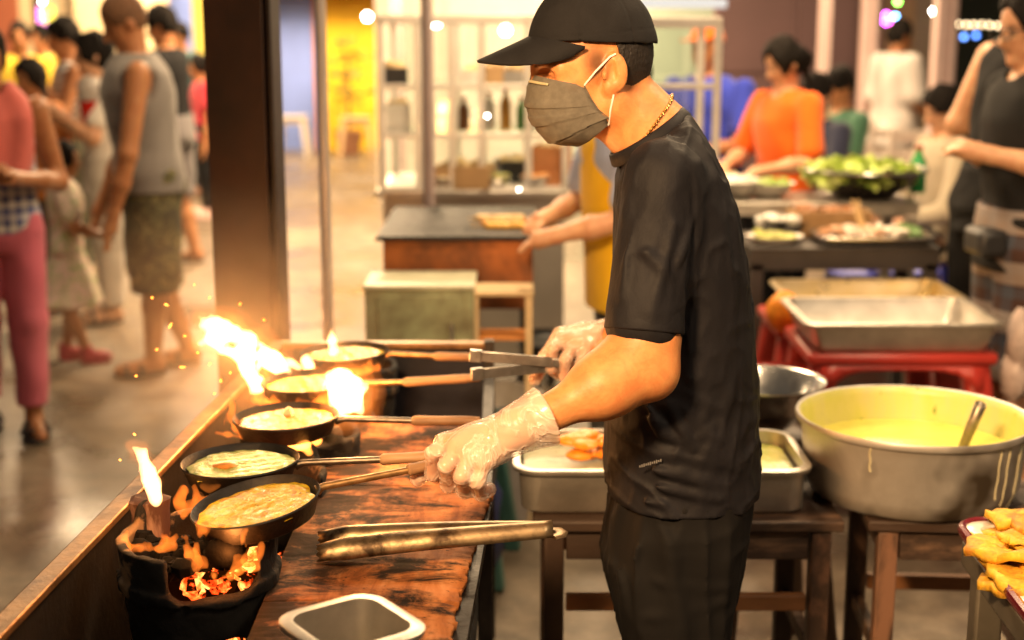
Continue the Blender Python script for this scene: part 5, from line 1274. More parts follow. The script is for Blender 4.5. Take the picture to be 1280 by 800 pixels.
boxthing('white_tub', 498, 150, 6.35, 1.128, (.11, .14, .13), white_p, 'white tub on the middle shelf of the glass cart', 'tub')
def bottle(loc, h, r, c, lab, group):
    m = MB(); m.lathe([(0, 0), (r, 0), (r, h*.6), (r*.9, h*.68), (r*.38, h*.84), (r*.38, h*.93)], seg=16); t = thing('bottle', lab, 'bottle', loc, 0, group); m.build('bottle_body', c, t); MB().lathe([(r*.46, h*.92), (r*.46, h), (0, h)], seg=12).build('cap', redp, t)
lb = ['brown sauce bottle', 'white bottle', 'amber bottle', 'green bottle', 'clear grey bottle', 'orange bottle']
cs = [(.16, .06, .02), (.7, .68, .62), (.5, .25, .04), (.10, .25, .08), (.45, .45, .43), (.62, .2, .03)]
for i, p in enumerate((580, 612, 632, 652, 668, 684)):
    bottle((X(p, 6.5, 1.13), 6.5+.04*(i % 2), 1.129), .15+.02*(i % 3), .026, pmat('bottle%d' % i, cs[i], .2), lb[i]+' on the middle shelf of the glass cart', 'bottles in the glass cart')
for i, p in enumerate((590, 618, 642, 672)):
    boxthing('snack_box', p, 80, 6.45, 1.338, (.09, .1, .06+.02*(i % 2)), [white_p, tanp, greyp, pmat('yellow_plastic', (.7, .45, .03), .4)][i], ['white', 'tan', 'grey', 'yellow'][i]+' snack box on the top shelf of the glass cart', 'box', 'boxes on the top shelf of the glass cart')
def bowl(loc, r, h, mat, lab, cat='bowl', group=None, fill=None, n=30, fr=.03, fname='filling'):
    t = thing('bowl', lab, cat, loc, 0, group); m = MB(); m.lathe([(0, 0), (r*.45, 0), (r*.8, h*.45), (r*.98, h*.95), (r*1.06, h), (r*1.06, h+.004), (r*.96, h*.99), (r*.78, h*.5), (r*.42, .008), (0, .008)], seg=36); m.build('bowl_shell', mat, t, smooth=R(50))
    if fill:
        c = MB()
        for k in range(n): a, q = rn.uniform(0, 6.28), rn.uniform(0, 1)**.5*r*.8; c.blob((q*math.cos(a), q*math.sin(a), h*.85+rn.uniform(-.01, .02)), (fr, fr*.8, fr*.6), 8, 5, wob=.2, rnd=rn)
        f_ = c.build(fname, fill, t); f_['kind'] = 'stuff'
    return t
for i, (p, c) in enumerate(((556, white_p), (602, white_p), (622, steel), (668, white_p))):
    bowl((X(p, 6.3, .89), 6.24, .893), .06, .05, c, ['white bowl at the left end of the cart counter', 'white bowl of noodles beside the brown tub', 'steel bowl between the tub and basket', 'white bowl right of the black basket'][i], 'bowl', 'bowls on the cart counter', pmat('noodle%d' % i, [(.6, .5, .3), (.7, .6, .4), (.3, .3, .1), (.6, .3, .1)][i], .5), 16, .02)
# --- grill, green crate, plate stand
def grill():
    y0, y1 = 4.68, 5.42; x0, x1 = X(480, 4.68), X(664, 4.68); t = thing('charcoal_grill', 'rusty brown grill box with black grate on legs', 'grill', ((x0+x1)/2, (y0+y1)/2, 0)); w = x1-x0; d = y1-y0
    rust = pmat('rust_box', (.36, .115, .028), .7, .1, .45, 7, .4, 40, c2=(.08, .030, .014), c2scale=4, thr=(.42, .62))
    m = MB(); m.box((0, -d/2, .78), (w, .012, .23)); m.box((0, d/2, .78), (w, .012, .23)); m.box((-w/2, 0, .78), (.012, d-.014, .23)); m.box((w/2, 0, .78), (.012, d-.014, .23)); m.box((0, 0, .672), (w, d, .012)); m.build('firebox', rust, t)
    m = MB()
    for k in range(44): x = -w/2-.02+(w+.04)*k/43; m.bar((x, -d/2-.02, .908), (x, d/2+.02, .910), .0095)
    for yy in (-d/2-.02, -d/6, d/6, d/2+.02): m.bar((-w/2-.03, yy, .902), (w/2+.03, yy, .902), .008)
    m.build('grate', black_iron, t)
    for sx in (-1, 1):
        for sy in (-1, 1): MB().box((sx*(w/2-.02), sy*(d/2-.02), .333), (.025, .025, .665)).build('leg', black_iron, t)
    m = MB(); rn = random.Random(2)
    for k in range(80): m.blob((rn.uniform(-.45, .45)*w, rn.uniform(-.45, .45)*d, .70+rn.uniform(0, .03)), rn.uniform(.015, .03), 6, 4, wob=.2, rnd=rn)
    q = m.build('charcoal', pmat('char', (.012, .010, .009)), t); q['kind'] = 'stuff'
grill()
def skew(px0, px1, y, lab, c):
    a, b_ = X(px0, y, .93), X(px1, y, .93); t = thing('skewer', lab, 'skewer', ((a+b_)/2, y, .921), rn.uniform(-.06, .06), 'skewers on the grill'); L = b_-a
    MB().tube([(-L*.8, 0, 0), (L*.9, 0, 0)], .0025, 6).build('stick', pmat('stick', (.5, .34, .16)), t)
    m = MB(); 
    for k in range(9): m.blob((-L*.5+L*k/8, 0, 0), (.022, .018, .014), 9, 6, wob=.12, rnd=rn)
    m.build('meat', c, t)
skew(612, 690, 4.85, 'nearest yellow skewer on the grill grate', pmat('corn_y', (.66, .38, .06), .4, 0, .3, 40)); skew(608, 680, 4.95, 'middle golden-orange skewer on the grill grate', pmat('corn_o', (.6, .27, .04), .4, 0, .3, 40)); skew(600, 650, 5.06, 'rear pale tan skewer on the grill grate', pmat('corn_p', (.55, .38, .16), .4, 0, .3, 40))
def green_box():
    y = 4.35; x0, x1 = X(453, y), X(591, y); w = x1-x0; t = thing('green_cabinet', 'scratched pale green metal box in front of the grill', 'box', ((x0+x1)/2, y+.15, 0))
    gm_ = pmat('green_paint', (.33, .36, .21), .6, .05, .3, 6, .2, 30, c2=(.15, .13, .07), c2scale=5, thr=(.46, .66))
    MB().box((0, 0, .40), (w, .28, .78)).build('case', gm_, t, bevel=.006); MB().box((0, 0, .795), (w+.012, .29, .014)).build('lid', pmat('green_lid', (.46, .46, .32), .45), t, bevel=.004)
    m = MB(); m.box((0, -.1425, .42), (w-.08, .006, .70)); m.build('door_panel', gm_, t, bevel=.003); m = MB(); m.tube([(w*.30, -.150, .55), (w*.30, -.170, .55), (w*.30, -.170, .68), (w*.30, -.150, .68)], .006, 8); m.build('handle', steel_used, t)
    for s in (-1, 1): MB().box((s*(w/2-.03), 0, .005), (.05, .26, .012)).build('foot', black_iron, t)
green_box()
def plate_stand():
    y = 4.6; x = X(628, y, .7); t = thing('side_stand', 'cream-legged stand with an orange shelf beside the grill', 'stand', (x, y-.12, 0)); cl = pmat('cream_leg', (.56, .42, .24), .5)
    for s in (-1, 1):
        for q in (-1, 1): MB().box((s*.085, q*.07, .38), (.022, .022, .76)).build('leg', cl, t, bevel=.002)
    MB().box((0, 0, .62), (.15, .12, .014)).build('shelf', pmat('shelf_orange', (.60, .24, .06), .45), t, bevel=.003); MB().box((0, 0, .768), (.20, .17, .014)).build('top', cl, t, bevel=.003)
plate_stand()
def dark_stool(px, y, h, lab, mat, w=.3, group=None):
    t = thing('plastic_stool', lab, 'stool', (X(px, y, h), y, 0), rn.uniform(-.2, .2), group)
    m = MB(); m.tray((0, 0, h-.03), w, w, .028, taper=.97, lip=.004, rad=.04); m.build('seat', mat, t, smooth=R(45))
    for sx in (-1, 1):
        for sy in (-1, 1):
            m = MB(); a = Vector((sx*(w/2-.035), sy*(w/2-.035), h-.031)); b_ = Vector((sx*(w/2+.02), sy*(w/2+.02), 0))
            m.bar(a, b_, .05, .05); m.build('leg', mat, t, bevel=.008)
    for sx in (-1, 1):
        MB().bar((sx*(w/2-.03), -w/2+.02, h-.06), (sx*(w/2-.03), w/2-.02, h-.06), .012, .05).build('apron', mat, t); MB().bar((-w/2+.05, sx*(w/2-.03), h-.061), (w/2-.05, sx*(w/2-.03), h-.061), .012, .05).build('apron', mat, t)
    return t
bluep = pmat('blue_plastic', (.05, .07, .52), .4); dark_stool(366, 17.5, .5, 'pale plastic stool at the foot of the far blue wall', pmat('stool_pale', (.50, .44, .38), .6), .34); dark_stool(444, 17.3, .5, 'tan plastic stool at the foot of the far yellow shop front', pmat('stool_tan', (.50, .34, .18), .6), .36); gteal = pmat('teal_plastic', (.05, .14, .12), .4)
dark_stool(560, 4.05, .45, 'teal plastic stool behind the stove bench', gteal)
dark_stool(705, 5.2, .45, 'dark stool beside the yellow-aproned vendor', blackp)
put('bin', MB().lathe([(0, 0), (.13, 0), (.17, .42), (.18, .42), (.18, .44), (.165, .44), (.125, .02), (0, .02)], seg=28), greyp, (X(612, 4.9, .3), 4.42, 0), 'grey bin under the orange shelf of the side stand', 'bin')
put('cloth_bag', MB().blob((0, 0, .22), (.17, .12, .25), 16, 10, wob=.08), pmat('navy_bag', (.015, .025, .09), .7, 0, .5, 9), (X(552, 3.8, .5), 3.85, .0), 'dark blue cloth bag behind the far end of the bench', 'bag')
# --- dark table of trays behind the cook (low wood table)
dwood = pmat('dark_wood', (.045, .026, .017), .6, 0, .4, 10, .35, 60, c2=(.24, .14, .085), c2scale=8, thr=(.52, .64), stretch=(.3, 1, 1)); dwood_v = pmat('dark_wood_leg', (.05, .028, .018), .6, 0, .4, 10, .35, 60, c2=(.22, .11, .065), c2scale=9, thr=(.54, .66), stretch=(1, 1, .3)); owood = pmat('orange_wood', (.24, .10, .035), .6, 0, .3, 12, .3, 60, stretch=(.3, 1, 1))
def wood_table(label, x0, x1, y0, y1, h, rails, rz=0, over=.02):
    t = thing('wooden_table', label, 'table', ((x0+x1)/2, (y0+y1)/2, 0), rz, 'rough wooden tables'); w, d = x1-x0, y1-y0
    for k in range(3): yy = -d/2+d*(k+.5)/3; MB().box((.006*(k % 2), yy, h-.012), (w+2*over, d/3-.004, .024)).build('top_board', dwood, t, bevel=.004)
    for sx in (-1, 1):
        for sy in (-1, 1): MB().box((sx*(w/2-.025), sy*(d/2-.03), (h-.026)/2), (.042, .042, h-.027)).build('leg', dwood_v, t, bevel=.004)
    for sy in (-1, 1): MB().box((0, sy*(d/2-.03), h-.06), (w-.102, .022, .062)).build('apron', dwood, t, bevel=.003)
    for sx in (-1, 1): MB().box((sx*(w/2-.025), 0, h-.06), (.022, d-.112, .062)).build('apron', dwood, t, bevel=.003); MB().box((sx*(w/2-.025), 0, .26), (.024, d-.112, .034)).build('stretcher', dwood, t, bevel=.003)
    for sy, z in rails: MB().box((0, sy*(d/2-.03), z), (w-.102, .022, .036)).build('stretcher', owood, t, bevel=.003)
    return t
H1 = .575; zt1 = Z(1040, 636, H1)
wood_table('rough dark wooden table behind the cook, carrying the two deep steel trays', W(678, 650, 2.86).x, W(1042, 650, 2.86).x, 2.84, 3.26, H1, ((-1, .385), (1, .385)))
wood_table('rough dark wooden stool-table under the big aluminium basin', W(1122, 650, 2.82).x-.02, W(1330, 650, 2.82).x, 2.83, 3.22, H1, ((1, .30),), rz=R(-4))
def deep_tray(px0, px1, y0, y1, z, h, lab, fill, fm, handle=False):
    x0, x1 = X(px0, y0, z), X(px1, y0, z); t = thing('deep_tray', lab, 'tray', ((x0+x1)/2, (y0+y1)/2, z+.001), 0, 'deep steel trays on the wooden table'); w, d = x1-x0, y1-y0
    MB().tray((0, 0, 0), w, d, h, lip=.010, taper=.96, rad=.05).build('pan', steel_used, t, smooth=R(45))
    m = MB(); n = 30; m._add([((w/2-.012)*max(-1, min(1, 1.3*math.cos(2*PI*k/n))), (d/2-.012)*max(-1, min(1, 1.3*math.sin(2*PI*k/n))), h*fill) for k in range(n)], [tuple(range(n))]); m.build('batter', fm, t)
    if handle:
        for s in (1,): m = MB(); m.tube([(s*(w/2+.012), -.05, h*.78), (s*(w/2+.035), -.045, h*.80), (s*(w/2+.035), .045, h*.80), (s*(w/2+.012), .05, h*.78)], .0055, 8); m.build('handle', steel, t)
batter = pmat('batter_green', (.58, .55, .16), .25, 0, .12, 30, .3, 50, c2=(.40, .46, .10), c2scale=9)
deep_tray(648, 838, 2.88, 3.18, H1, .100, 'deep steel tray left of the cook on the wooden table, orange food in it', .70, pmat('batter_pale', (.42, .42, .28), .3, 0, .2, 30))
deep_tray(862, 1010, 2.88, 3.18, H1, .100, 'deep steel tray with side handle right of the cook, smeared with batter', .72, batter, True)
m = MB()
for k in range(16): m.blob((rn.uniform(-.07, .07), rn.uniform(-.05, .05), .02+rn.uniform(0, .03)), (.03, .024, .012), 9, 6, wob=.15, rnd=rn)
f_ = put('carrot_pieces', m, pmat('carrot', (.75, .26, .02), .4, 0, .25, 30), (X(752, 3.03, .68), 3.05, H1+.07), 'heap of orange food in the tray left of the cook', 'food'); f_['kind'] = 'stuff'
bowl((X(958, 3.36, .62), 3.42, .62), .145, .115, steel, 'shiny round steel mixing bowl behind the right deep tray')
dark_stool(958, 3.42, .618, 'brown stool holding the shiny steel mixing bowl', pmat('stool_brown', (.10, .06, .04), .5), .24)
# --- big basin
def basin():
    c = Vector((X(1142, 3.03, .76), 3.03, 0)); r = (1290-994)/2/FPX*3.05; z0 = H1+.002; h = .172
    t = thing('aluminium_basin', 'big battered aluminium basin of yellow-green batter on the wooden tables', 'basin', (c.x, c.y, z0))
    m_, nt, out = nodes('basin_alu'); b = N(nt, 'ShaderNodeBsdfPrincipled'); nt.links.new(b.outputs[0], out.inputs[0]); v = coords(nt); n = noise(nt, 6, 6, .65, v, .3); n2 = noise(nt, 2.2, 4, .6, v)
    cl = ramp(nt, n.outputs[0], [(.3, (.46, .43, .39)), (.7, (.66, .63, .58))]).outputs[0]; k = ramp(nt, n2.outputs[0], [(.56, (0, 0, 0)), (.66, (1, 1, 1))]).outputs[0]; cl = mixc(nt, k, cl, (.10, .075, .05)); nt.links.new(cl, b.inputs[0]); b.inputs['Metallic'].default_value = .55; b.inputs['Roughness'].default_value = .45
    m = MB(); m.lathe([(0, 0), (r*.78, 0), (r*.86, .012), (r*.915, .045), (r*.955, h-.012), (r*.97, h-.006), (r*1.0, h-.004), (r*1.012, h+.004), (r*1.0, h+.011), (r*.975, h+.009)], seg=96); m.build('outer_wall', m_, t, smooth=R(50))
    m2, nt, out = nodes('basin_inside'); b = N(nt, 'ShaderNodeBsdfPrincipled'); nt.links.new(b.outputs[0], out.inputs[0]); v = coords(nt, 'Object', (1, 1, .35)); n = noise(nt, 13, 6, .7, v, .4); n4 = noise(nt, 60, 3, .5, v)
    cl = ramp(nt, n.outputs[0], [(.32, (.62, .58, .30)), (.5, (.66, .62, .22)), (.66, (.60, .60, .14))]).outputs[0]; k = ramp(nt, n4.outputs[0], [(.69, (0, 0, 0)), (.72, (1, 1, 1))]).outputs[0]; cl = mixc(nt, k, cl, (.16, .26, .04)); nt.links.new(cl, b.inputs[0]); b.inputs['Roughness'].default_value = .35
    m = MB(); m.lathe([(r*.974, h+.0085), (r*.955, h+.004), (r*.945, h-.008), (r*.905, .05), (r*.85, .02), (r*.80, .012), (0, .012)], seg=96); m.build('inner_wall', m2, t, smooth=R(50))
    m = MB(); m.lathe([(r*.926, .104), (r*.86, .1055), (r*.4, .108), (0, .108)], seg=72); f_ = m.build('batter', pmat('batter_yellow', (.70, .64, .13), .22, 0, .1, 25, .25, 40), t)
    for a0, z_a, z_b, w in ((-1.02, .165, .05, .0022), (-.90, .165, .03, .0022), (-.70, .168, .012, .0022), (-.66, .168, .03, .0018), (-2.2, .168, .11, .002)):
        pts = []
        for k in range(9): z = z_a+(z_b-z_a)*k/8; rr_ = r*(.915+(.955-.915)*max(0, (z-.045))/(h-.057)) if z > .045 else r*(.86+.055*(z-.012)/.033); a = a0+.006*math.sin(k*1.7); pts.append((rr_*math.cos(a), rr_*math.sin(a), z))
        MB().tube(pts, [w*.8]+[w]*7+[w*1.3], 6).build('drip', pmat('drip', (.62, .56, .36), .4), t)
    g = thing('ladle', 'steel ladle standing in the batter of the big basin', 'ladle', (c.x, c.y, z0)); a = Vector((r*.34, -r*.15, .07)); e = W(1226, 505, 2.93)-Vector((c.x, c.y, z0))
    MB().tube([a, a.lerp(e, .5), e], [.010, .011, .0125], 14, cap=False).build('handle', pmat('ladle_steel', (.30, .26, .20), .4, .9, .3, 30), g).modifiers.new('t', 'SOLIDIFY').thickness = .0015
    MB().lathe([(0, -.03), (.03, -.025), (.045, -.005), (.05, .01), (.047, .01), (.028, -.02), (0, -.026)], (a.x, a.y, .075), 24).build('scoop', steel_used, g)
basin()
# --- near tray of fried food at the right edge
def near_tray():
    P0 = Z(1203, 660, .70); d = (Z(1310, 800, .70)-P0); ex = Vector((d.x, d.y, 0)).normalized(); ey = Vector((-ex.y, ex.x, 0)); ey = -ey if ey.x < 0 else ey
    M = Matrix((ex, ey, Vector((0, 0, 1)))).transposed(); L, Wd = .62, .44; c = P0+ex*L/2+ey*Wd/2
    t = thing('serving_table', 'dark metal serving stand at the right edge under the enamel tray', 'stand', (c.x, c.y, 0)); gm_ = pmat('stand_grey', (.13, .115, .09), .5, .4, .25, 10)
    MB().box((0, 0, .655), (L, Wd, .05), M).build('frame_top', gm_, t, bevel=.006)
    for sx in (-1, 1):
        for sy in (-1, 1): p = M @ Vector((sx*(L/2-.04), sy*(Wd/2-.04), .315)); MB().box(p, (.05, .05, .63), M).build('leg', gm_, t, bevel=.006)
    t = thing('enamel_tray', 'white enamel tray with dark red rim piled with yellow fried food', 'tray', (c.x, c.y, .681))
    MB().tray((0, 0, 0), L-.03, Wd-.03, .03, lip=.022, taper=.95, M=M, rad=.03).build('tray_body', pmat('enamel_white', (.74, .70, .62), .2), t, smooth=R(45))
    m = MB(); n = 60
    def rr(hx, hy, r_):
        out = []
        for (sx, sy, a0) in ((1, 1, 0), (-1, 1, PI/2), (-1, -1, PI), (1, -1, 1.5*PI)):
            for k in range(6): a = a0+PI/2*k/5; out.append(M @ Vector((sx*(hx-r_)+r_*math.cos(a), sy*(hy-r_)+r_*math.sin(a), .027)))
        return out
    pts = rr(L/2+.010, Wd/2+.010, .05); m.tube(pts+pts[:1], .0085, 8, flat=1.3); m.build('rim', pmat('enamel_red', (.14, .012, .02), .2, coat=.5), t)
    fm = pmat('fried_gold', (.74, .42, .035), .6, 0, .35, 45, .9, 55, c2=(.46, .19, .02), c2scale=22, thr=(.52, .66), spec=.35)
    spots = [(1262, 668, .712, .4, .05, .10), (1270, 700, .716, 1.5, .06, .12), (1252, 655, .722, 2.6, .055, .2), (1284, 668, .735, .9, .06, -.2), (1240, 676, .730, 2.0, .05, .3), (1278, 640, .722, 1.2, .06, .2), (1296, 700, .722, .1, .06, .1), (1275, 715, .712, 2.3, .055, .1), (1310, 650, .74, 1.9, .06, -.1), (1268, 662, .748, .2, .05, -.3)]
    for i, (px_, py_, z, a, s0, tl) in enumerate(spots):
        m = MB(); rows = []; p = Z(px_+18, py_+12, z)
        for k in range(8):
            q = k/7; row = []
            for j in range(25):
                an = R(-68)+R(136)*j/24; rad = s0*2.1*q*(1+.05*math.sin(6*an+i*2)+.03*math.sin(13*an+i))
                row.append((rad*math.cos(an)-s0*.8, rad*math.sin(an)*.85, .006*math.sin(2.5*an+i)*q+.006*math.sin(5*q+i)+.004*math.sin(9*an+7*q)))
            rows.append(row)
        m.grid(rows); o = m.build('fried_pancake', fm, smooth=True); s = o.modifiers.new('t', 'SOLIDIFY'); s.thickness = .014
        o.location = p-Vector((0, 0, .012)); o.rotation_euler = (tl*.6, -tl*.4, a*1.7)
        props(o, 'folded golden fried pancake piled on the white enamel tray', 'fried food', 'fried pancakes on the enamel tray')
near_tray()
# --- red low tables with long trays
def red_table(label, x0, x1, y0, y1, h, lab_group):
    t = thing('red_table', label, 'table', ((x0+x1)/2, (y0+y1)/2, 0), 0, lab_group); w, d = x1-x0, y1-y0
    MB().box((0, 0, h-.02), (w, d, .04)).build('top', redp, t, bevel=.014)
    for sx in (-1, 1):
        for sy in (-1, 1):
            m = MB(); a = (sx*(w/2-.06), sy*(d/2-.06), h-.036); b_ = (sx*(w/2+.012), sy*(d/2+.012), 0); m.bar(a, b_, .085, .085); m.build('leg', redp, t, bevel=.02)
    for sy in (-1, 1):
        n = 12; m = MB(); tp = [(-w/2+.04+(w-.08)*k/n, sy*(d/2-.018), h-.041) for k in range(n+1)]; bt = [(p[0]*1.0, p[1], h-.055-.11*abs(2*k/n-1)**5) for k, p in enumerate(tp)]; m.grid([tp, bt]); o = m.build('skirt', redp, t); o.modifiers.new('s', 'SOLIDIFY').thickness = .012
    return t
ya_, xr0, xr1 = 4.27, X(1012, 4.27, .6), X(1250, 4.27, .6)
red_table('low red plastic table carrying the empty long steel tray', xr0, xr1, 4.27, 4.70, .605, 'low red plastic tables')
red_table('low red plastic table carrying the yellow-smeared tray further back', X(972, 4.82, .6), X(1204, 4.82, .6), 4.82, 5.24, .57, 'low red plastic tables')
def long_tray(label, x0, x1, y0, y1, z, inner, food=None):
    t = thing('long_tray', label, 'tray', ((x0+x1)/2, (y0+y1)/2, z+.001), 0, 'long trays on the red tables'); w, d = x1-x0, y1-y0
    MB().tray((0, 0, 0), w, d, .095, lip=.014, taper=.9, rad=.03).build('pan', inner, t, smooth=R(45))
    if food: m = MB(); m.box((0, 0, .014), (w*.84, d*.84, .012)); m.build('residue', food, t)
long_tray('empty long steel tray on the nearer red table', X(1012, 4.27, .68)+.0, X(1250, 4.27, .68), 4.26, 4.68, .605, steel_used)
long_tray('long tray smeared golden yellow on the farther red table', X(990, 4.84, .65), X(1206, 4.84, .65), 4.83, 5.22, .57, pmat('tray_gold', (.52, .36, .12), .3, .7, .2, 12, c2=(.62, .52, .36), c2scale=3), pmat('residue', (.62, .44, .10), .35, 0, .3, 12))
o = put('net_bag', MB().blob((0, 0, .06), (.062, .062, .07), 16, 10, wob=.07), pmat('net_orange', (.78, .27, .015), .6, 0, .3, 40, .6, 80), (X(978, 4.82, .62), 4.80, .572), 'orange net bag bulging at the left end of the yellow-smeared tray', 'bag')
dark_stool(962, 4.45, .50, 'red plastic stool left of the empty steel tray', redp, .27)
o = MB(); o.blob((0, 0, 0), (.035, .05, .10), 14, 10, wob=.10); o.blob((.0, .01, -.12), (.05, .05, .08), 14, 10, wob=.12)
put('plastic_bag', o, pmat('bag_white', (.62, .50, .46), .3, 0, .2, 20, .6, 30, trans=.2), (X(1266, 4.4, .55), 4.36, .63), 'crumpled whitish plastic bag hanging at the right end of the steel tray', 'bag')
# --- dark metal food table
def metal_table(label, px0, px1, y0, y1, h, mat, th=.05, group=None):
    x0, x1 = X(px0, y0, h), X(px1, y0, h); t = thing('food_table', label, 'table', ((x0+x1)/2, (y0+y1)/2, 0), 0, group); w, d = x1-x0, y1-y0
    MB().box((0, 0, h-.006), (w, d, .012)).build('top', mat, t, bevel=.003); 
    for sy in (-1, 1): MB().box((0, sy*(d/2-.02), h-.013-th/2), (w-.002, .03, th)).build('apron', mat, t)
    for sx in (-1, 1):
        MB().box((sx*(w/2-.018), 0, h-.013-th/2), (.03, d-.072, th)).build('apron', mat, t)
        for sy in (-1, 1): MB().box((sx*(w/2-.03), sy*(d/2-.03), (h-.064)/2), (.05, .05, h-.064)).build('leg', mat, t, bevel=.003)
dkm = pmat('table_dark', (.055, .048, .045), .5, .2, .2, 8)
metal_table('dark metal table with trays of food, right of the cook', 938, 1176, 5.40, 5.86, .76, dkm, .075)
metal_table('long steel table of vegetables in front of the orange-shirted woman', 850, 1150, 5.98, 6.42, .86, steel_used, .04)
metal_table('pale dining table far behind the lettuce bowl', 985, 1165, 8.0, 8.7, .74, pmat('table_pale', (.56, .46, .38), .4), .05)
def food_tray(px0, px1, y0, y1, z, lab, cols, th=.035):
    x0, x1 = X(px0, y0, z), X(px1, y0, z); t = thing('food_tray', lab, 'tray', ((x0+x1)/2, (y0+y1)/2, z+.001)); w, d = x1-x0, y1-y0
    MB().tray((0, 0, 0), w, d, th, lip=.010, taper=.94, rad=.03).build('pan', steel, t, smooth=R(45))
    for i, c in enumerate(cols):
        m = MB()
        for k in range(22): m.blob((-w*.42+w*.84*(i+rn.random())/len(cols), rn.uniform(-.36, .36)*d, th*.7+rn.uniform(0, .03)), (rn.uniform(.012, .03), .018, .013), 8, 5, wob=.2, rnd=rn)
        q = m.build('food_heap', pmat('heap_%.2f_%.2f' % (c[0], c[1]), c, .3, 0, .3, 30), t); q['kind'] = 'stuff'
food_tray(1028, 1168, 5.42, 5.66, .76, 'wide steel tray of mixed cooked food on the dark table', [(.40, .20, .09), (.62, .50, .40), (.50, .30, .18), (.66, .60, .52), (.10, .22, .05)])
def plate(px, y, z, r, lab, cols):
    t = thing('plate', lab, 'plate', (X(px, y, z), y, z+.001)); MB().lathe([(0, 0), (r*.6, 0), (r*.7, .006), (r, .026), (r*1.02, .03), (r*.98, .029), (r*.68, .010), (0, .008)], seg=36, sx=1.25).build('dish', white_p, t, smooth=R(50))
    m = MB()
    for k in range(24): m.blob((rn.uniform(-.7, .7)*r, rn.uniform(-.5, .5)*r, .02+rn.uniform(0, .02)), (.022, .016, .012), 8, 5, wob=.2, rnd=rn)
    q = m.build('salad', cols, t); q['kind'] = 'stuff'
plate(968, 5.52, .76, .088, 'oval white plate of salad at the left end of the dark table', pmat('salad', (.45, .46, .12), .4, 0, .4, 30))
t = thing('wooden_box', 'open shallow wooden box of brown food behind the steel tray', 'box', (X(1036, 5.75, .76), 5.765, .761), .1); m = MB(); w, d, h_ = .30, .15, .10
for s in (-1, 1): m.box((s*w/2, 0, h_/2), (.012, d, h_)); m.box((0, s*d/2, h_/2), (w-.014, .012, h_))
m.box((0, 0, .006), (w-.014, d-.014, .01)); m.build('case', pmat('box_wood', (.36, .22, .10), .5, 0, .2, 8), t); m = MB()
for k in range(30): m.blob((rn.uniform(-.43, .43)*w, rn.uniform(-.4, .4)*d, .085+rn.uniform(0, .02)), (.025, .02, .014), 8, 5, wob=.2, rnd=rn)
q = m.build('contents', pmat('brown_food', (.30, .13, .05), .3, 0, .3, 30), t); q['kind'] = 'stuff'
t = thing('chopsticks', 'pair of pale wooden tongs leaning out of the steel tray', 'tongs', (X(1078, 5.55, .80), 5.55, .80)); 
for s in (0, 1): MB().bar((.01*s, 0, 0), (-.035+.022*s, .05, .12), .011, .006).build('stick', pmat('stick_pale', (.62, .44, .22)), t)
for i, (p, y, r) in enumerate(((992, 5.72, .068), (966, 5.76, .062))): bowl((X(p, y, .76), y, .761), r, .06, steel, ['steel bowl next to the wooden box, crumpled plastic inside', 'steel bowl at the back left of the dark table'][i], 'bowl', 'steel bowls on the dark table', pmat('plastic_crumple', (.68, .66, .62), .15, 0, .1, 30), 22, .026)
def wok():
    c = (X(1080, 6.2, .9), 6.2, .861); t = bowl(c, .25, .12, pmat('wok_dark', (.07, .06, .055), .3, .8, .2, 10), 'wide dark bowl heaped with bright green lettuce'); m = MB(); rq = random.Random(4)
    MB().tube([(.265*math.cos(2*PI*k/48), .265*math.sin(2*PI*k/48), .123) for k in range(49)], .007, 8).build('rim', steel, t)
    for k in range(420):
        a = rq.uniform(0, 6.28); q = rq.uniform(0, 1)**.5*.23; p = Vector((q*math.cos(a)-.02, q*math.sin(a), .098+.020*(1-(q/.25)**2)+rq.uniform(-.02, .03))); s = rq.uniform(.014, .034)
        M = Matrix.Rotation(rq.uniform(0, 6.28), 3, 'Z') @ Matrix.Rotation(rq.uniform(-1, 1), 3, 'X') @ Matrix.Rotation(rq.uniform(-1, 1), 3, 'Y'); m.grid([[p+M @ Vector((s*(u-.5*2*.5), s*(v_-1), .006*math.sin(3*u+2*v_+k))) for u in (-1, -.3, .4, 1)] for v_ in (0, .7, 1.4, 2)])
    q = m.build('lettuce', pmat('lettuce', (.36, .52, .06), .4, 0, .35, 8, c2=(.55, .62, .22), c2scale=9), t, smooth=True); q['kind'] = 'stuff'
wok()
bowl((X(960, 6.2, .86), 6.2, .861), .11, .06, white_p, 'white bowl of greens in front of the orange-shirted woman', 'bowl', None, pmat('greens', (.3, .42, .10), .4, 0, .3, 20), 26, .03)
bowl((X(918, 6.2, .86), 6.2, .861), .13, .07, white_p, 'large white bowl of rice noodles near the blue-shirted man', 'bowl', None, pmat('rice', (.72, .70, .64), .4, 0, .1, 40), 30, .03)
boxthing('red_basket', 905, 190, 6.34, .861, (.2, .18, .06), pmat('red_bright', (.60, .06, .02), .4), 'red basket at the left end of the vegetable table', 'basket')
bottle((X(1146, 6.36, .86), 6.36, .861), .21, .036, pmat('soda_green', (.03, .30, .08), .15), 'green plastic bottle right of the lettuce bowl', None)
bowl((X(1055, 8.2, .78), 8.2, .741), .10, .05, white_p, 'white plate of greens on the pale dining table', 'bowl', None, pmat('greens', (.3, .42, .10)), 26, .03)
for i, (p, y) in enumerate(((1010, 8.3), (1040, 8.25), (1098, 8.2))): put('tumbler', MB().lathe([(0, 0), (.03, 0), (.036, .12), (.034, .12), (.028, .006), (0, .006)], seg=18), [white_p, pmat('tumbler_pink', (.6, .4, .36), .3), white_p][i], (X(p, y, .8), y, .741), ['white tumbler in front of the navy-shirted man', 'pinkish tumbler in front of the green-shirted person', 'white tumbler right of the plate of greens'][i], 'tumbler', 'tumblers on the dining table')
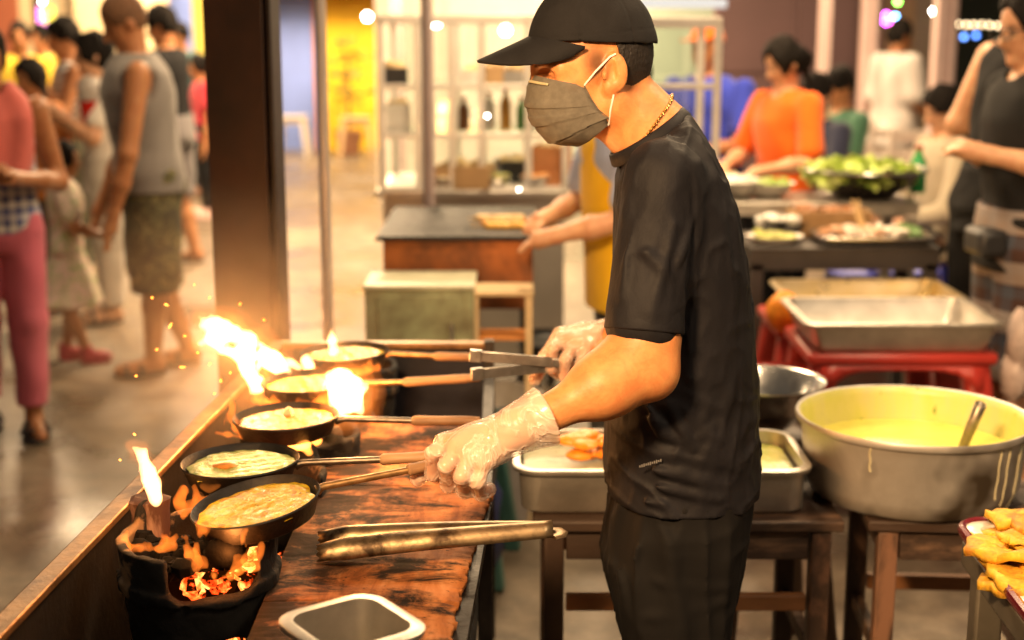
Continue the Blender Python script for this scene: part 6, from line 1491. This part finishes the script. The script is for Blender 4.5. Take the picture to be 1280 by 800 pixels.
for i, (p, y, c, l_) in enumerate(((1074, 6.66, bluep, 'blue plastic stool below the dark metal table, near its middle'), (1128, 6.7, bluep, 'blue plastic stool below the dark metal table, nearer its right leg'), (1160, 7.4, bluep, 'blue plastic stool behind the lettuce table by the bottle'), (1100, 7.9, bluep, 'blue plastic stool in front of the pale dining table'))): dark_stool(p, y, .46, l_, c, .28, 'blue plastic stools')
put('water_jug', MB().lathe([(0, 0), (.13, 0), (.135, .03), (.13, .3), (.10, .36), (.04, .40), (.04, .44), (0, .44)], seg=28), pmat('jug_white', (.60, .55, .50), .4), (X(1012, 6.6, .3), 5.62, 0), 'whitish grey jug under the dark metal table', 'jug')
put('paper_bag', MB().box((0, 0, .15), (.16, .12, .30)), pmat('bag_grey', (.5, .46, .44), .7), (X(950, 5.2, .3), 5.2, 0), 'pale bag on the ground at the left leg of the dark table', 'bag', bevel=.02)
def rail_chair(px, y, lab):
    t = thing('dining_chair', lab, 'chair', (X(px, y), y, 0), R(rn.uniform(-20, 20)), 'pale dining chairs'); mt = pmat('chair_pale', (.62, .54, .48), .4)
    MB().box((0, 0, .45), (.4, .4, .03)).build('seat', mt, t, bevel=.01)
    for sx in (-1, 1):
        for sy in (-1, 1): MB().box((sx*.18, sy*.18, .217), (.03, .03, .434)).build('leg', mt, t)
        MB().box((sx*.18, .19, .70), (.03, .025, .47)).build('back_post', mt, t)
    for k in range(3): MB().box((0, .19, .62+.13*k), (.328, .018, .05)).build('back_rail', mt, t)
for p, y, l_ in ((1130, 9.4, 'pale dining chair in front of the man in white'), (1165, 9.0, 'pale dining chair by the right pinkish pillar'), (1075, 9.7, 'pale dining chair beside the left pinkish pillar')): rail_chair(p, y, l_)
# --- red drink
t = thing('drink_cup', 'clear cup of red drink held beside the tank-top man', 'cup', (X(117, 7.55, 1.16), 7.5, 1.10)); m = MB(); m.lathe([(0, 0), (.045, 0), (.06, .11), (.057, .11), (.042, .005)], seg=20); m.build('drink', pmat('red_drink', (.45, .015, .01), .2), t); m = MB(); m.lathe([(.062, .111), (.068, .19), (.045, .23), (.0, .24)], seg=20); m.build('dome_lid', pmat('lid_clear', (.75, .68, .62), .15, trans=.5), t)
# --- lights one can see, plus a few glowing stand-ins
def bulb(px, py, y, r, c, s, lab, group=None, cat='light bulb'):
    p = W(px, py, y); o = MB().blob((0, 0, 0), r, 12, 8).build('bulb', emat('glow_%.2f_%.2f_%.2f_%d' % (*c, s), c, s)); o.location = p; return props(o, lab, cat, group)
warm = (1, .72, .40)
wire = []
for i, p in enumerate((1188, 1198, 1208, 1217, 1227, 1237, 1247)): bulb(p, 29+.6*i+.8*math.sin(i), 14, .019, warm, 8, 'small warm bulb of the far right light string', 'bulbs of the light string'); wire.append(W(p, 27.5+.6*i, 14.02))
put('light_wire', MB().tube([w_ for w_ in [W(1172, 18, 14.02)]+wire+[W(1290, 26, 14.02)]], .004, 5), blackp, (0, 0, 0), 'dark wire carrying the far right string of bulbs', 'wire')
white_l = (1, .93, .82)
for p, q, y, r, c, s, l_ in ((209, 22, 16, .035, white_l, 50, 'round white lamp above the teal-shirted person'), (459, 21, 16, .036, white_l, 50, 'round white lamp on the yellow shop front'), (62, 15, 16, .026, white_l, 40, 'white lamp above the pink sign light'), (49, 30, 16, .022, (1, .8, .7), 30, 'small pinkish lamp left of the sign light'),
                           (53, 1, 16, .02, white_l, 40, 'small white lamp at the top left'), (1168, 14, 12, .024, white_l, 40, 'white lamp beside the right pinkish pillar'), (609, 145, 6.0, .0045, white_l, 60, 'tiny added glow for a reflection in the glass cart'), (649, 237, 6.1, .0030, white_l, 50, 'tiny added glow for a reflection on the cart counter front'), (545, 28, 9, .03, white_l, 26, 'bright lamp over the glass cart, left'), (632, 38, 8.5, .028, (1, .95, .7), 30, 'bright lamp over the glass cart, beside the cap brim')): bulb(p, q, y, r, c, s, l_)  # both tiny cart dots are reflections modelled as glowing beads
for i, (p, q, c, l_) in enumerate(((1108, 19, (.9, .12, 1), 'upper left purple bulb of the cluster by the pillar'), (1107, 27, (.8, .1, 1), 'lower left purple bulb of the cluster by the pillar'), (1114, 28, (1, .12, .7), 'pink bulb of the cluster by the pillar'), (1119, 21, (.2, .5, 1), 'blue bulb of the cluster by the pillar'), (1122, 2, (.25, 1, .1), 'green bulb above the purple cluster'), (1205, 46, (.15, .35, 1), 'left blue bulb below the light string'), (1220, 44, (.12, .3, 1), 'right blue bulb below the light string'))): bulb(p, q, 13.5, .022, c, 26 if q < 40 else 8, l_, 'coloured bulbs at the right')
o = MB().box((0, 0, .22), (.12, .05, .44)).build('neon_sign', emat('neon_pink', (1, .16, .75), 5), bevel=.02); o.location = W(57, 60, 15.8); props(o, 'glowing pink upright sign in the left crowd background', 'sign')
o = MB().box((0, 0, .10), (.16, .05, .2)).build('yellow_sign_light', emat('neon_yellow', (1, .75, .1), 3), bevel=.02); o.location = W(60, 31, 15.8); props(o, 'glowing yellow light box above the pink sign', 'sign')
o = MB().box((0, 0, 0), (.5, .05, .05)).build('pale_glow_box', emat('pale_glow', (1, .93, .85), .9), bevel=.01); o.location = W(850, 4, 7.8); props(o, 'glowing box standing for pale shapes above the white framed cabinet', 'pale shape')  # glow added to a plain box that stands for pale box shapes
# ================================================================== light
w = bpy.data.worlds.new('World'); scene.world = w; w.use_nodes = True; nt = w.node_tree; bg = nt.nodes['Background']
sky = nt.nodes.new('ShaderNodeTexSky'); sky.sky_type = 'NISHITA'; sky.sun_disc = False; sky.sun_elevation = R(2); sky.sun_rotation = R(200)
mx = nt.nodes.new('ShaderNodeMix'); mx.data_type = 'RGBA'; mx.inputs[0].default_value = .15; mx.inputs[6].default_value = (1.0, .78, .55, 1); nt.links.new(sky.outputs[0], mx.inputs[7]); nt.links.new(mx.outputs[2], bg.inputs[0]); bg.inputs[1].default_value = .11
def area(loc, size, power, col=(1, .80, .56), tgt=None):
    l = bpy.data.lights.new('market_or_fill_lamp', 'AREA'); l.size = size; l.energy = power; l.color = col; o = bpy.data.objects.new('market_or_fill_lamp', l); COL.objects.link(o); o.location = loc
    d = Vector(tgt or (loc[0], loc[1], 0))-Vector(loc); o.rotation_euler = d.to_track_quat('-Z', 'Y').to_euler()
def spot(loc, power, col, tgt, deg):
    l = bpy.data.lights.new('cook_key_spot', 'SPOT'); l.energy = power; l.color = col; l.spot_size = R(deg); l.spot_blend = .6; l.shadow_soft_size = .16; o = bpy.data.objects.new('cook_key_spot', l); COL.objects.link(o); o.location = loc  # added unseen key light that brightens the cook's skin
    o.rotation_euler = (Vector(tgt)-Vector(loc)).to_track_quat('-Z', 'Y').to_euler()
K = (1, .70, .40)
spot((-.62, .35, 2.35), 640, (1, .60, .28), (.26, 2.36, 1.24), 42); area((1.25, 3.3, 3.1), .5, 62, K, tgt=(.9, 3.3, .6)); area((1.5, .9, 2.9), .5, 34, (1, .74, .48), tgt=(1.1, 3.0, .6)); area((.1, 5.6, 3.1), .6, 95, K); area((1.3, 6.2, 3.1), .6, 92, K); area((-2.3, 6.2, 3.1), .5, 18, K); area((-3.6, 11, 3.2), .8, 230, K); area((-.9, 9.5, 3.2), .8, 360, K); area((.2, 11.6, 3.2), .8, 190, K); area((2.2, 9.6, 3.2), .8, 125, K)  # added fills: front right for the basin, farther back for the pale wall
area((-4.2, 16.2, 3.2), 1.2, 300, K, tgt=(-4.2, 18, 1.2)); area((-1.0, 16.5, 3.2), 1.2, 400, K, tgt=(-1.6, 18.4, 1.2)); area((-2.4, 13.5, 3.2), 1, 300, K)
c = scene.cycles; scene.render.engine = 'CYCLES'; c.use_denoising = True; c.max_bounces = 8; c.diffuse_bounces = 3; c.glossy_bounces = 4; c.transparent_max_bounces = 24; c.volume_bounces = 0; c.sample_clamp_indirect = 6; c.use_adaptive_sampling = True; c.adaptive_threshold = .015; c.caustics_reflective = False; c.caustics_refractive = False
try: c.denoiser = 'OPENIMAGEDENOISE'
except Exception: pass
vs = scene.view_settings; vs.view_transform = 'Standard'; vs.look = 'None'; vs.exposure = 0.; vs.gamma = 1
bpy.context.view_layer.update()
